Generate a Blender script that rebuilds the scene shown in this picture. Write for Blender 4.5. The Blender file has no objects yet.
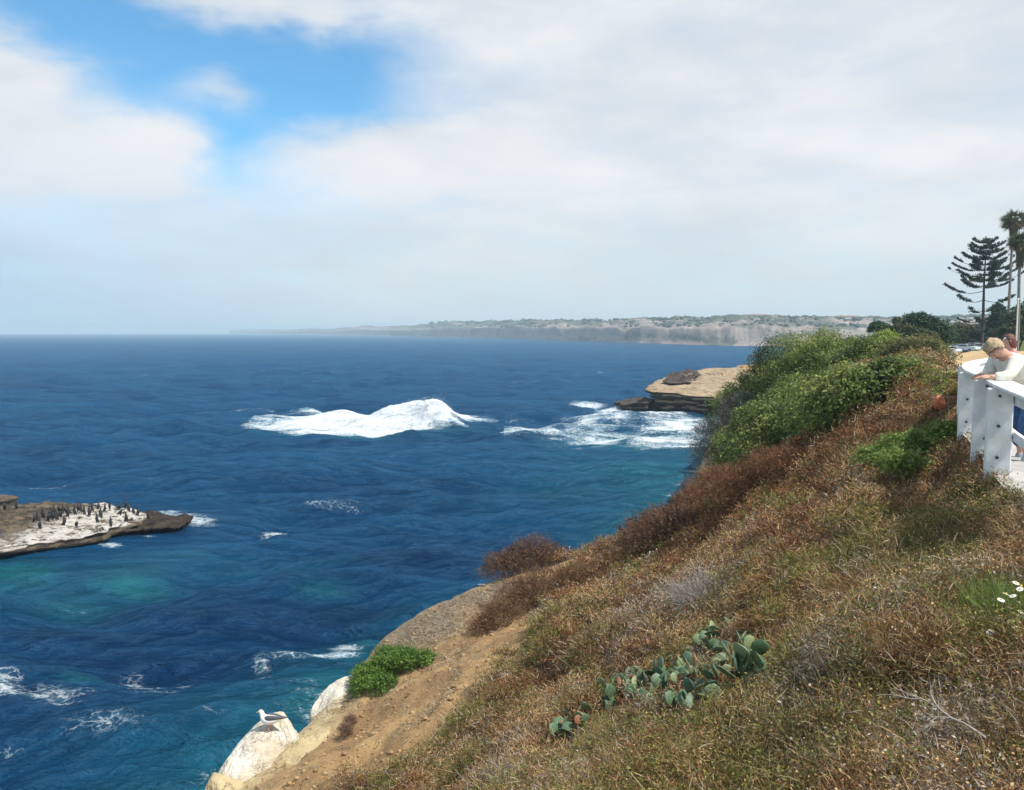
import bpy, bmesh, math, random
import numpy as np
from mathutils import Vector, Matrix

# ------------------------------------------------------------------ camera
C = bpy.context.scene.collection
SC = bpy.context.scene
HC = 15.0                     # eye height above the sea
F = 800.0                     # focal length in pixels (1024 wide)
PITCH = math.atan(63/800.0)
cam_d = bpy.data.cameras.new("camera"); cam = bpy.data.objects.new("camera", cam_d); C.objects.link(cam)
cam.location = (0, 0, HC); cam.rotation_euler = (math.pi/2-PITCH, 0, 0)
cam_d.sensor_fit = 'HORIZONTAL'; cam_d.sensor_width = 36; cam_d.lens = 36*F/1024
cam_d.clip_start = 0.05; cam_d.clip_end = 60000
SC.camera = cam

# ------------------------------------------------------------------ sun, sky, exposure
SUN_DIR = Vector((0.86, -0.50, 0.0)).normalized()
SUN_EL = math.radians(57)
sd = Vector((SUN_DIR.x*math.cos(SUN_EL), SUN_DIR.y*math.cos(SUN_EL), math.sin(SUN_EL)))
sun_d = bpy.data.lights.new("sun", 'SUN'); sun_d.energy = 4.2; sun_d.angle = math.radians(0.55)
sun_d.color = (1.0, 0.955, 0.88)
sun = bpy.data.objects.new("sun", sun_d); C.objects.link(sun); sun.location = (40, -20, 80)
sun.rotation_euler = (-sd).to_track_quat('-Z', 'Y').to_euler()
SC.view_settings.view_transform = 'Standard'; SC.view_settings.look = 'None'
SC.view_settings.exposure = 0.42; SC.view_settings.gamma = 1.0
SC.cycles.max_bounces = 6; SC.cycles.diffuse_bounces = 3; SC.cycles.glossy_bounces = 2
SC.cycles.transmission_bounces = 3; SC.cycles.transparent_max_bounces = 6; SC.cycles.volume_bounces = 0
SC.cycles.use_denoising = True
SC.cycles.sample_clamp_indirect = 4.0

class NT:
    """tiny node-tree helper"""
    def __init__(s, nt): s.nt = nt; s.n = nt.nodes; s.l = nt.links
    def new(s, t, **kw):
        n = s.n.new(t)
        for k, v in kw.items(): setattr(n, k, v)
        return n
    def put(s, sock, v):
        if hasattr(v, 'is_output') or isinstance(v, bpy.types.NodeSocket): s.l.new(v, sock)
        else: sock.default_value = v
    def math(s, op, a, b=0.0, c=0.0, clamp=False):
        n = s.new('ShaderNodeMath', operation=op); n.use_clamp = clamp
        s.put(n.inputs[0], a); s.put(n.inputs[1], b)
        if op in ('MULTIPLY_ADD', 'SMOOTH_MIN', 'SMOOTH_MAX'): s.put(n.inputs[2], c)
        return n.outputs[0]
    def ramp(s, v, a, b, lo=0.0, hi=1.0, smooth=True):
        n = s.new('ShaderNodeMapRange', interpolation_type='SMOOTHSTEP' if smooth else 'LINEAR')
        s.put(n.inputs['Value'], v); s.put(n.inputs['From Min'], a); s.put(n.inputs['From Max'], b)
        s.put(n.inputs['To Min'], lo); s.put(n.inputs['To Max'], hi)
        return n.outputs['Result']
    def mix(s, f, a, b):
        n = s.new('ShaderNodeMix', data_type='RGBA')
        s.put(n.inputs['Factor'], f)
        for i, v in ((6, a), (7, b)):
            if isinstance(v, tuple) and len(v) == 3: v = (*v, 1)
            s.put(n.inputs[i], v)
        return n.outputs[2]
    def noise(s, vec, scale, detail=4, rough=0.55, dist=0.0, col=False):
        n = s.new('ShaderNodeTexNoise'); s.l.new(vec, n.inputs['Vector'])
        n.inputs['Scale'].default_value = scale; n.inputs['Detail'].default_value = detail
        n.inputs['Roughness'].default_value = rough; n.inputs['Distortion'].default_value = dist
        return n.outputs['Color' if col else 'Fac']
    def mapping(s, vec, scale=(1, 1, 1), rot=(0, 0, 0)):
        n = s.new('ShaderNodeMapping'); s.l.new(vec, n.inputs['Vector'])
        n.inputs['Scale'].default_value = scale; n.inputs['Rotation'].default_value = rot
        return n.outputs[0]
    def attr(s, name, col=False):
        n = s.new('ShaderNodeAttribute', attribute_name=name)
        return n.outputs['Color' if col else 'Fac']

world = bpy.data.worlds.new("World"); SC.world = world; world.use_nodes = True
def build_sky():
    t = NT(world.node_tree); t.n.clear()
    sky = t.new('ShaderNodeTexSky', sky_type='NISHITA'); sky.sun_disc = False
    sky.sun_elevation = SUN_EL; sky.sun_rotation = math.atan2(SUN_DIR.x, SUN_DIR.y)
    sky.altitude = 0; sky.air_density = 1.0; sky.dust_density = 0.3; sky.ozone_density = 0.8
    grade = t.new('ShaderNodeMix', data_type='RGBA', blend_type='MULTIPLY'); grade.inputs['Factor'].default_value = 1; t.l.new(sky.outputs[0], grade.inputs[6]); grade.inputs[7].default_value = (0.44, 0.82, 0.95, 1)
    bg = t.new('ShaderNodeBackground'); t.l.new(grade.outputs[2], bg.inputs[0]); bg.inputs[1].default_value = 0.15
    geo = t.new('ShaderNodeTexCoord').outputs['Generated']
    sep = t.new('ShaderNodeSeparateXYZ'); t.l.new(geo, sep.inputs[0])
    x, y, z = sep.outputs
    az = t.math('ARCTAN2', x, y)
    el = t.math('ARCSINE', z)
    # cloud space: flatter towards the horizon
    zz = t.math('ADD', t.math('MAXIMUM', z, 0.0), 0.22)
    cx = t.math('DIVIDE', x, zz); cy = t.math('DIVIDE', y, zz)
    cv = t.new('ShaderNodeCombineXYZ'); t.l.new(cx, cv.inputs[0]); t.l.new(cy, cv.inputs[1])
    P = cv.outputs[0]
    D = t.new('ShaderNodeCombineXYZ'); t.l.new(az, D.inputs[0]); t.l.new(t.math('MULTIPLY', el, 1.9), D.inputs[1])
    Dv = D.outputs[0]
    wx = t.math('MULTIPLY', t.math('SUBTRACT', t.noise(Dv, 5, 4, .6), 0.5), 0.14)
    wy = t.math('MULTIPLY', t.math('SUBTRACT', t.noise(t.mapping(Dv, (1.3, 1.3, 1), (0, 0, 1)), 5, 4, .6), 0.5), 0.09)
    azw = t.math('ADD', az, wx); elw = t.math('ADD', el, wy)
    def blob(px, py, rx, ry):
        u = (px-512)/F; v = (395-py)/F
        d = Vector((u, math.cos(PITCH)+v*math.sin(PITCH), v*math.cos(PITCH)-math.sin(PITCH))).normalized()
        a0 = math.atan2(d.x, d.y); e0 = math.asin(d.z)
        a = t.math('MULTIPLY', t.math('SUBTRACT', azw, a0), F/rx)
        e = t.math('MULTIPLY', t.math('SUBTRACT', elw, e0), F/ry)
        q = t.math('ADD', t.math('MULTIPLY', a, a), t.math('MULTIPLY', e, e))
        return t.math('EXPONENT', t.math('MULTIPLY', q, -1.0))
    hole = t.math('ADD', t.math('MULTIPLY', blob(175, 75, 165, 84), 1.15), t.math('MULTIPLY', blob(320, 95, 105, 66), 1.1))
    hole = t.math('ADD', hole, t.math('MULTIPLY', blob(222, 150, 40, 40), .6))
    hole = t.math('ADD', hole, t.math('MULTIPLY', blob(50, 5, 90, 34), .7))
    low = t.math('MULTIPLY', blob(50, 222, 150, 26), .12)
    hole = t.math('ADD', hole, low)
    puff = t.math('ADD', blob(95, 152, 92, 34), t.math('MULTIPLY', blob(8, 68, 58, 26), 1.0))
    puff = t.math('ADD', puff, t.math('MULTIPLY', blob(228, 90, 48, 20), 1.0))
    puff = t.math('ADD', puff, t.math('MULTIPLY', blob(165, 148, 30, 26), .5))
    puff = t.math('ADD', puff, t.math('MULTIPLY', blob(370, 150, 130, 30), .9))
    puff = t.math('ADD', puff, t.math('MULTIPLY', blob(250, 2, 130, 18), .6))
    nz = t.math('MULTIPLY', t.math('SUBTRACT', t.noise(P, 2.6, 8, .66), .5), .6)
    nz = t.math('ADD', nz, t.math('MULTIPLY', t.math('SUBTRACT', t.noise(t.mapping(Dv, (1, 1.5, 1)), 9, 9, .62, .4), .5), .75))
    # overhead / behind: broken cloud
    up = t.ramp(el, 0.42, 0.7)
    back = t.ramp(y, 0.25, -0.2)
    over = t.math('MULTIPLY', t.math('MAXIMUM', up, back), 0.55)
    clear = t.math('ADD', t.math('SUBTRACT', t.math('ADD', hole, over), t.math('MULTIPLY', puff, 1.15)), nz)
    cloud = t.ramp(clear, -0.2, 1.35, 1.0, 0.02)
    cloud = t.math('MAXIMUM', cloud, 0.03)
    # cloud brightness
    cn = t.noise(t.mapping(Dv, (1, 1.7, 1)), 4.5, 8, .55, .3)
    cn2 = t.noise(t.mapping(P, (1, 1, 1)), 1.1, 3, .5)
    br = t.math('ADD', t.math('MULTIPLY', cn, .45), t.math('MULTIPLY', cn2, .55))
    ccol = t.mix(t.ramp(br, .36, .64), (0.65, 0.71, 0.77), (0.86, 0.87, 0.88))
    ccol = t.mix(t.math('MULTIPLY', t.math('ADD', blob(100, 160, 70, 26), blob(400, 185, 210, 26)), .6, clamp=True), ccol, (0.84, 0.86, 0.90))
    left = t.ramp(az, -0.08, -0.62)
    hz = t.mix(left, (0.62, 0.71, 0.76), (0.46, 0.62, 0.78))
    ccol = t.mix(t.math('MULTIPLY', t.ramp(el, 0.20, 0.0), .92), ccol, hz)
    ccol = t.mix(t.math('MULTIPLY', t.math('MULTIPLY', left, t.ramp(el, .34, .0)), .35), ccol, (0.40, 0.56, 0.76))
    bc = t.new('ShaderNodeBackground'); t.l.new(ccol, bc.inputs[0]); bc.inputs[1].default_value = 0.80
    # blue of the gap is a little richer than a plain clear-sky model: two skies' worth of air
    mx = t.new('ShaderNodeMixShader'); t.l.new(cloud, mx.inputs[0]); t.l.new(bg.outputs[0], mx.inputs[1]); t.l.new(bc.outputs[0], mx.inputs[2])
    out = t.new('ShaderNodeOutputWorld'); t.l.new(mx.outputs[0], out.inputs[0])
build_sky()

# ------------------------------------------------------------------ helpers
CP, SP = math.cos(PITCH), math.sin(PITCH)
def at(px, py, Y):
    """the world point seen at pixel (px,py) at forward distance Y"""
    u = (px-512)/F; v = (395-py)/F
    k = Y/(CP+v*SP)
    return Vector((u*k, Y, HC+k*(v*CP-SP)))
def sea(px, py):
    v = (395-py)/F
    s = (v*CP-SP)/(CP+v*SP)
    return at(px, py, -HC/s)

def _h(ix, iy, s):
    n = (ix.astype(np.int64)*374761393 + iy.astype(np.int64)*668265263 + s*1274126177) & 0x7fffffff
    n = ((n ^ (n >> 13))*1274126177) & 0x7fffffff
    n = ((n ^ (n >> 15))*362437) & 0x7fffffff
    return (n ^ (n >> 16))/float(0x7fffffff)
def vnoise(x, y, s=0):
    ix = np.floor(x); iy = np.floor(y); fx = x-ix; fy = y-iy
    fx = fx*fx*(3-2*fx); fy = fy*fy*(3-2*fy)
    a = _h(ix, iy, s); b = _h(ix+1, iy, s); c = _h(ix, iy+1, s); d = _h(ix+1, iy+1, s)
    return (a+(b-a)*fx)*(1-fy)+(c+(d-c)*fx)*fy
def fbm(x, y, s=0, o=4, r=.5):
    x = np.asarray(x, float); y = np.asarray(y, float)
    t = 0; a = 1; n = 0
    for i in range(o):
        ca, sa = math.cos(.6*i+.3), math.sin(.6*i+.3)
        t = t+a*(vnoise((x*ca-y*sa)*2**i+13.7*i, (x*sa+y*ca)*2**i-7.1*i, s+i)-.5); n += a; a *= r
    return t/n*2
def sstep(a, b, x):
    t = np.clip((x-a)/(b-a), 0, 1); return t*t*(3-2*t)

def tag(o, label=None, cat=None, group=None, kind=None):
    if label: o['label'] = label
    if cat: o['category'] = cat
    if group: o['group'] = group
    if kind: o['kind'] = kind
    return o
def np_obj(name, V, faces, mat, parent=None, attrs=None, smooth=True, cols=None):
    """V (n,3); faces (m,k) array of a constant k, or list of arrays"""
    me = bpy.data.meshes.new(name)
    V = np.ascontiguousarray(V, dtype=np.float32)
    me.vertices.add(len(V)); me.vertices.foreach_set('co', V.ravel())
    fl = faces if isinstance(faces, list) else [faces]
    fl = [np.ascontiguousarray(f, dtype=np.int32) for f in fl if len(f)]
    nl = sum(f.size for f in fl); npoly = sum(len(f) for f in fl)
    me.loops.add(nl); me.loops.foreach_set('vertex_index', np.concatenate([f.ravel() for f in fl]))
    tot = np.concatenate([np.full(len(f), f.shape[1], np.int32) for f in fl])
    st = np.concatenate([[0], np.cumsum(tot)[:-1]]).astype(np.int32)
    me.polygons.add(npoly); me.polygons.foreach_set('loop_start', st)
    me.update(calc_edges=True)
    if smooth: me.polygons.foreach_set('use_smooth', np.ones(npoly, bool))
    for k, a in (attrs or {}).items():
        at_ = me.attributes.new(k, 'FLOAT', 'POINT'); at_.data.foreach_set('value', np.ascontiguousarray(a, np.float32).ravel())
    if cols is not None:
        c = me.attributes.new('tint', 'FLOAT_COLOR', 'POINT')
        cc = np.ones((len(V), 4), np.float32); cc[:, :3] = cols
        c.data.foreach_set('color', cc.ravel())
    if mat is not None: me.materials.append(mat)
    o = bpy.data.objects.new(name, me); C.objects.link(o)
    if parent is not None: o.parent = parent
    return o
def empty(name, loc, rz=0):
    o = bpy.data.objects.new(name, None); C.objects.link(o); o.location = loc; o.rotation_euler = (0, 0, rz)
    o.empty_display_size = .2
    return o
def grid_faces(nr, nc, wrap=False):
    i = np.arange(nr-1)[:, None]; j = np.arange(nc if wrap else nc-1)[None, :]
    j2 = (j+1) % nc
    a = i*nc+j; b = i*nc+j2; c = (i+1)*nc+j2; d = (i+1)*nc+j
    return np.stack([a, b, c, d], -1).reshape(-1, 4)
def principled(name):
    m = bpy.data.materials.new(name); m.use_nodes = True
    t = NT(m.node_tree); p = t.n['Principled BSDF']
    return m, t, p
def plain(name, col, rough=.6, var=.15, scale=8, bump=0.0, metal=0.0, spec=.5):
    m, t, p = principled(name)
    v = t.new('ShaderNodeTexCoord').outputs['Object']
    n = t.noise(v, scale, 5, .6)
    c = t.mix(t.ramp(n, .3, .7), tuple(max(0, k*(1-var)) for k in col), tuple(min(1, k*(1+var)) for k in col))
    t.l.new(c, p.inputs['Base Color']); p.inputs['Roughness'].default_value = rough
    p.inputs['Metallic'].default_value = metal; p.inputs['Specular IOR Level'].default_value = spec
    if bump:
        b = t.new('ShaderNodeBump'); b.inputs['Strength'].default_value = bump; b.inputs['Distance'].default_value = .02
        t.l.new(n, b.inputs['Height']); t.l.new(b.outputs[0], p.inputs['Normal'])
    return m
rng = np.random.default_rng(7)
random.seed(5)

# ------------------------------------------------------------------ the bluff
EDGE = [(-20, -60), (-15, -20), (-12.5, 0), (-9.5, 11)]
for px, py, Y in ((236, 776, 17.8), (292, 742, 20.6), (330, 712, 22), (350, 685, 22.6), (360, 655, 24.6), (430, 603, 28), (482, 580, 31), (560, 560, 33.5),
                  (632, 541, 36.5), (672, 520, 40), (696, 492, 43.5), (706, 465, 50), (712, 445, 60), (730, 420, 84), (752, 400, 112), (762, 388, 140), (742, 372, 172), (738, 368, 188)):
    p = at(px, py, Y); EDGE.append((p.x, p.y))
EDGE += [(80, 215), (150, 260), (330, 360), (620, 620), (1600, 1300)]
EDGE = np.array(EDGE, float)
def edge_sd(x, y):
    x = np.asarray(x, float); y = np.asarray(y, float)
    best = np.full(x.shape, 1e18); sg = np.ones(x.shape)
    for (x0, y0), (x1, y1) in zip(EDGE[:-1], EDGE[1:]):
        dx, dy = x1-x0, y1-y0
        t = np.clip(((x-x0)*dx+(y-y0)*dy)/(dx*dx+dy*dy), 0, 1)
        qx = x-x0-t*dx; qy = y-y0-t*dy; d2 = qx*qx+qy*qy
        s = np.where(dx*qy-dy*qx < 0, 1., -1.)
        m = d2 < best
        best = np.where(m, d2, best); sg = np.where(m, s, sg)
    return np.sqrt(best)*sg
FENCE = [(-1.2, -3.2), (.45, -.3), (2.05, 2.4), (3.45, 4.6), (4.7, 7.0), (5.88, 9.7), (6.73, 11.4), (7.66, 13.5), (9.15, 16.2), (10.6, 18.2), (11.9, 19.7), (13.3, 20.7), (15.0, 21.1), (17.0, 21.0), (19.2, 20.6)]
GZ = 13.3
CTRL = []
def cp(px, py, Y, dz=0):
    p = at(px, py, Y); CTRL.append((p.x, p.y, p.z+dz))
for a in ((220, 788, 17.6), (292, 738, 20.8), (350, 688, 22.6), (362, 655, 24.6), (430, 605, 28), (482, 582, 31), (560, 562, 33.5), (632, 543, 36.5), (672, 522, 40),
          (696, 497, 43.5), (706, 468, 50), (712, 447, 60), (760, 455, 38), (850, 412, 29), (905, 396, 24), (955, 432, 14.3), (900, 460, 16), (850, 500, 14.8), (760, 520, 19.5),
          (700, 560, 20), (800, 600, 10.2), (650, 690, 9.6), (512, 790, 9.2), (400, 790, 13), (500, 650, 19), (600, 600, 18), (540, 620, 20.5), (620, 565, 26), (430, 700, 18), (420, 640, 24),
          (690, 510, 34), (820, 450, 24)):
    cp(*a)
for a in ((5.0, 8.4, 13.3), (3.3, 5.6, 13.3), (1.9, 3.2, 13.22), (0, 0, 13.0), (-.9, 2.5, 12.0), (1.3, 4.6, 12.35), (-2.5, -6, 13.0), (-5, 3, 9.6), (-10, -4, 6.4), (-12, 4, 5), (-9.3, 11, 4.6), (3.1, 6.9, 12.8),
          (8.0, 18.5, 13.1), (9.5, 22, 13.0), (13, 24, 13.2), (17, 24, 13.3), (14, 34, 13.2), (20, 45, 13), (30, 60, 12.6), (30, 20, 13.3), (20, 5, 13.3), (10, -8, 13.3), (45, 40, 13.3), (18, 55, 9.5), (22, 70, 8.5), (40, 80, 11.6), (50, -10, 13.5), (10, -30, 13.3), (-12, -25, 7)):
    CTRL.append(a)
CTRL = np.array(CTRL)
def _tps(P, Z, lam=.02):
    n = len(P)
    d = np.linalg.norm(P[:, None]-P[None], axis=2)/20
    K = np.where(d > 0, d*d*np.log(d+1e-12), 0)+lam*np.eye(n)
    A = np.zeros((n+3, n+3)); A[:n, :n] = K; A[:n, n] = 1; A[:n, n+1:] = P/20; A[n, :n] = 1; A[n+1:, :n] = P.T/20
    return np.linalg.solve(A, np.concatenate([Z, [0, 0, 0]]))
_W = _tps(CTRL[:, :2], CTRL[:, 2])
FP = np.array(FENCE)
def fence_sd(x, y):
    """positive inland of the fence line"""
    best = np.full(np.shape(x), 1e18); sg = np.ones(np.shape(x))
    for (x0, y0), (x1, y1) in zip(FP[:-1], FP[1:]):
        dx, dy = x1-x0, y1-y0
        t = ((x-x0)*dx+(y-y0)*dy)/(dx*dx+dy*dy)
        t = np.clip(t, 0, 1)
        qx = x-x0-t*dx; qy = y-y0-t*dy; d2 = qx*qx+qy*qy
        s = np.where(dx*qy-dy*qx < 0, 1., -1.); m = d2 < best
        best = np.where(m, d2, best); sg = np.where(m, s, sg)
    return np.sqrt(best)*sg
def land(x, y):
    x = np.asarray(x, float); y = np.asarray(y, float)
    z = np.full(x.shape, _W[-3])+_W[-2]*x/20+_W[-1]*y/20
    for (a, b, _), w in zip(CTRL, _W[:-3]):
        d = np.sqrt((x-a)**2+(y-b)**2)/20
        z = z+w*np.where(d > 0, d*d*np.log(d+1e-12), 0)
    e = edge_sd(x, y)
    zf = 7.2+4.2*sstep(4, 45, e)+1.5*sstep(60, 30, y)*sstep(10, 40, x)+26*sstep(500, 1300, y)+8*sstep(300, 900, x)
    zf = zf + np.where(y > 150, 1.6*sstep(2, 14, e), 0)*sstep(150, 175, y)
    k = np.maximum(np.maximum(sstep(55, 85, y), sstep(40, 60, x)), sstep(-15, -30, y))
    z = np.clip(z, 3, 13.6)*(1-k)+zf*k
    # level walk inland of the fence
    f = fence_sd(x, y); near = sstep(70, 50, y)*sstep(50, 40, x)
    w = sstep(-.5, .15, f)*near
    z = z*(1-w)+13.27*w
    return z, e, f, w
def ground(x, y):
    z, e, f, w = land(x, y)
    rough = (1-w)*sstep(0, 3, np.abs(e)+1)
    d = np.hypot(x, y)
    z = z+rough*(.40*fbm(x*.22, y*.22, 3, 3)+.26*fbm(x*.9, y*.9, 11, 4)+.09*fbm(x*3.4, y*3.4, 17, 4, .6)+.13*(np.abs(fbm(x*1.5+y*.5, y*1.1-x*.4, 19, 4, .6))-.25)*(e < 9))
    # cliff beyond the edge
    j = e+.5*fbm(x*.45, y*.45, 21, 4)*(1+sstep(50, 90, d)*2)+.15*fbm(x*2.5, y*2.5, 24, 3)
    wd = 2.2+2*sstep(50, 120, d)
    c = sstep(0.15, -wd, j)
    strat = np.floor(z*1.6+fbm(x*.3, y*.3, 33)*2)/1.6
    out = z*(1-c)+(-2.0)*c
    out = np.where(j < -wd*1.3, -2.5, out)
    return out
def axis(segs):
    r = []
    for a, b, s in segs:
        n = max(1, int(round((b-a)/s))); r.append(np.linspace(a, b, n, endpoint=False))
    r.append(np.array([segs[-1][1]])); return np.concatenate(r)
gx = axis([(-40, -14, 1.2), (-14, 14, .13), (14, 30, .3), (30, 60, 1), (60, 130, 3), (130, 400, 12), (400, 2600, 60)])
gy = axis([(-60, -10, 2), (-10, 2, .4), (2, 46, .14), (46, 70, .4), (70, 200, 1.1), (200, 400, 6), (400, 2600, 60)])
GX, GY = np.meshgrid(gx, gy)
GZv = ground(GX, GY)
EZ = edge_sd(GX, GY); FZ = fence_sd(GX, GY)
def raycast(px, py):
    """first ground point under a pixel"""
    u = (px-512)/F; v = (395-py)/F
    d = np.array([u, CP+v*SP, v*CP-SP])
    Y = np.concatenate([np.arange(1.5, 80, .04), np.arange(80, 400, .5)]); k = Y/d[1]
    X = d[0]*k; Z = HC+d[2]*k
    g = ground(X, Y); h = np.nonzero(Z < g)[0]
    i = h[0] if len(h) else len(Y)-1
    return Vector((X[i], Y[i], float(g[i])))
def gz(x, y): return float(ground(np.array([x]), np.array([y]))[0])

def mat_ground():
    m, t, p = principled("bluff_soil")
    v = t.new('ShaderNodeNewGeometry').outputs['Position']
    n1 = t.noise(v, .5, 6, .6); n2 = t.noise(v, 3.5, 6, .65); n3 = t.noise(v, 18, 5, .7)
    soil = t.mix(t.ramp(n1, .4, .62), (0.42, 0.27, 0.125), (0.27, 0.16, 0.075))
    soil = t.mix(t.ramp(n2, .56, .72), soil, (0.17, 0.115, 0.06))
    soil = t.mix(t.ramp(n3, .5, .75), soil, (0.46, 0.33, 0.18))
    sand = t.mix(t.ramp(n2, .35, .65), (0.56, 0.46, 0.27), (0.42, 0.33, 0.18))
    sand = t.mix(t.ramp(n3, .55, .75), sand, (0.30, 0.22, 0.12))
    lit = t.attr('litter'); sn = t.attr('sandstone'); gr = t.attr('turf'); pt = t.attr('dirt')
    c = t.mix(sn, soil, sand)
    wv = t.noise(t.mapping(v, (1, 3, 2), (0, 0, .7)), 9, 5, .75, 1.5)
    lc = t.mix(t.ramp(wv, .42, .6), (0.13, 0.095, 0.06), (0.36, 0.29, 0.20))
    c = t.mix(lit, c, lc)
    c = t.mix(t.attr('under'), c, t.mix(t.ramp(n2, .35, .65), (0.115, 0.07, 0.038), (0.07, 0.045, 0.026)))  # shade in the gaps under the brush is put into the soil colour
    c = t.mix(gr, c, t.mix(t.ramp(n2, .3, .7), (0.045, 0.085, 0.018), (0.10, 0.125, 0.035)))
    c = t.mix(pt, c, t.mix(t.ramp(n2, .3, .7), (0.52, 0.36, 0.17), (0.44, 0.33, 0.20)))
    t.l.new(c, p.inputs['Base Color']); p.inputs['Roughness'].default_value = .95
    p.inputs['Specular IOR Level'].default_value = .15
    b = t.new('ShaderNodeBump'); b.inputs['Strength'].default_value = .9; b.inputs['Distance'].default_value = .12
    hh = t.math('ADD', t.math('ADD', t.noise(v, 2.2, 8, .68), t.math('MULTIPLY', n3, .35)), t.math('MULTIPLY', t.math('MULTIPLY', wv, lit), .5))
    t.l.new(hh, b.inputs['Height']); t.l.new(b.outputs[0], p.inputs['Normal'])
    return m
def wblob(x, y, px, py, rx, ry):
    """soft spot on the ground, centre = what pixel (px,py) sees"""
    c = raycast(px, py); k = math.hypot(c.x, c.y)
    return c, k
_rc = {}
def spot(x, y, px, py, rpx, aspect=1.6, rot=None):
    key = (px, py)
    if key not in _rc: _rc[key] = raycast(px, py)
    c = _rc[key]; D = c.y
    r = rpx*D/F
    a = math.atan2(c.x, c.y)
    ux, uy = math.cos(a), -math.sin(a)        # across the view
    vx, vy = math.sin(a), math.cos(a)
    du = ((x-c.x)*ux+(y-c.y)*uy)/r; dv = ((x-c.x)*vx+(y-c.y)*vy)/(r*aspect)
    return np.exp(-(du*du+dv*dv))
fx, fy = GX.ravel(), GY.ravel()
fe, ff = EZ.ravel(), FZ.ravel()
jn = .8*fbm(fx*.8, fy*.8, 50, 4)
sandstone = sstep(1.9, .5, fe+jn)*sstep(26, 22, fy+jn*2)
sandstone = np.maximum(sandstone, sstep(.3, -.6, fe))
litter = np.zeros_like(fx)
for s in ((425, 625, 42), (460, 600, 35), (395, 640, 26), (492, 590, 22)): litter = np.maximum(litter, spot(fx, fy, *s)*1.5)
litter = np.clip(litter+.5*fbm(fx*1.5, fy*1.5, 51)*litter, 0, 1)
turf = sstep(150, 170, fy)*sstep(1.5, 4, fe)
turf = np.maximum(turf, sstep(60, 75, fy)*sstep(10, 22, fe)*.9)
turf = np.clip(turf, 0, 1)
dirt = sstep(20.6, 22, fy)*sstep(105, 90, fy)*sstep(36, 30, fx-(fy-20)*.5)*sstep(.53, .56, fx/np.maximum(fy, .1)) * (fx > 5)
turf = turf*(1-dirt)
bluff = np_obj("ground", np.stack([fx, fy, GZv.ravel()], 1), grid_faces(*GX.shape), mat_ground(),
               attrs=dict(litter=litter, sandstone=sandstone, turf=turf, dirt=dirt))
tag(bluff, kind='structure')

# ------------------------------------------------------------------ the sea
_pr = np.concatenate([np.linspace(1500, 470, 120, endpoint=False), np.linspace(470, 60, 640, endpoint=False), np.linspace(60, 8, 180, endpoint=False), np.linspace(8, 1.62, 30)])
_sr = HC*F/_pr; _sdr = np.gradient(_sr)
def sea_height(X, Y, dr):
    z = np.zeros_like(X)
    wr = np.random.default_rng(3)
    dom = fbm(X*.02, Y*.02, 71, 3)
    for lam, amp, n in ((46, .20, 2), (24, .17, 3), (13, .19, 4), (7.5, .15, 5), (4.2, .065, 6), (2.4, .04, 6), (1.35, .022, 6)):
        for i in range(n):
            th = math.radians(-78+wr.normal(0, 24)); l = lam*wr.uniform(.8, 1.25)
            k = 2*math.pi/l; ph = wr.uniform(0, 6.28)
            dx, dy = math.cos(th), math.sin(th)
            wob = 1.2*fbm(X/l*.28, Y/l*.28, 80+int(lam)+i, 2)
            s = np.sin(k*(X*dx+Y*dy)+ph+wob*3)
            env = .55+.9*np.clip(fbm(X/l*.22, Y/l*.22, 95+i+int(lam), 2)+.4, 0, 1.2)
            att = np.clip(l/(dr*3.2)-.4, 0, 1)
            z += amp/math.sqrt(n)*2.3*att*env*(1-2*np.abs(np.sin((k*(X*dx+Y*dy)+ph+wob*3)/2)) if lam < 10 else s)
    z = z*(1-.8*sstep(3, -1, np.maximum(X+22, np.maximum(49-Y, Y-70))))
    return z
def sea_step(r):
    """radial spacing of the big sea mesh, so that a finer patch carries the same waves"""
    return np.interp(r, _sr, _sdr)
SEA_MAT = None
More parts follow.
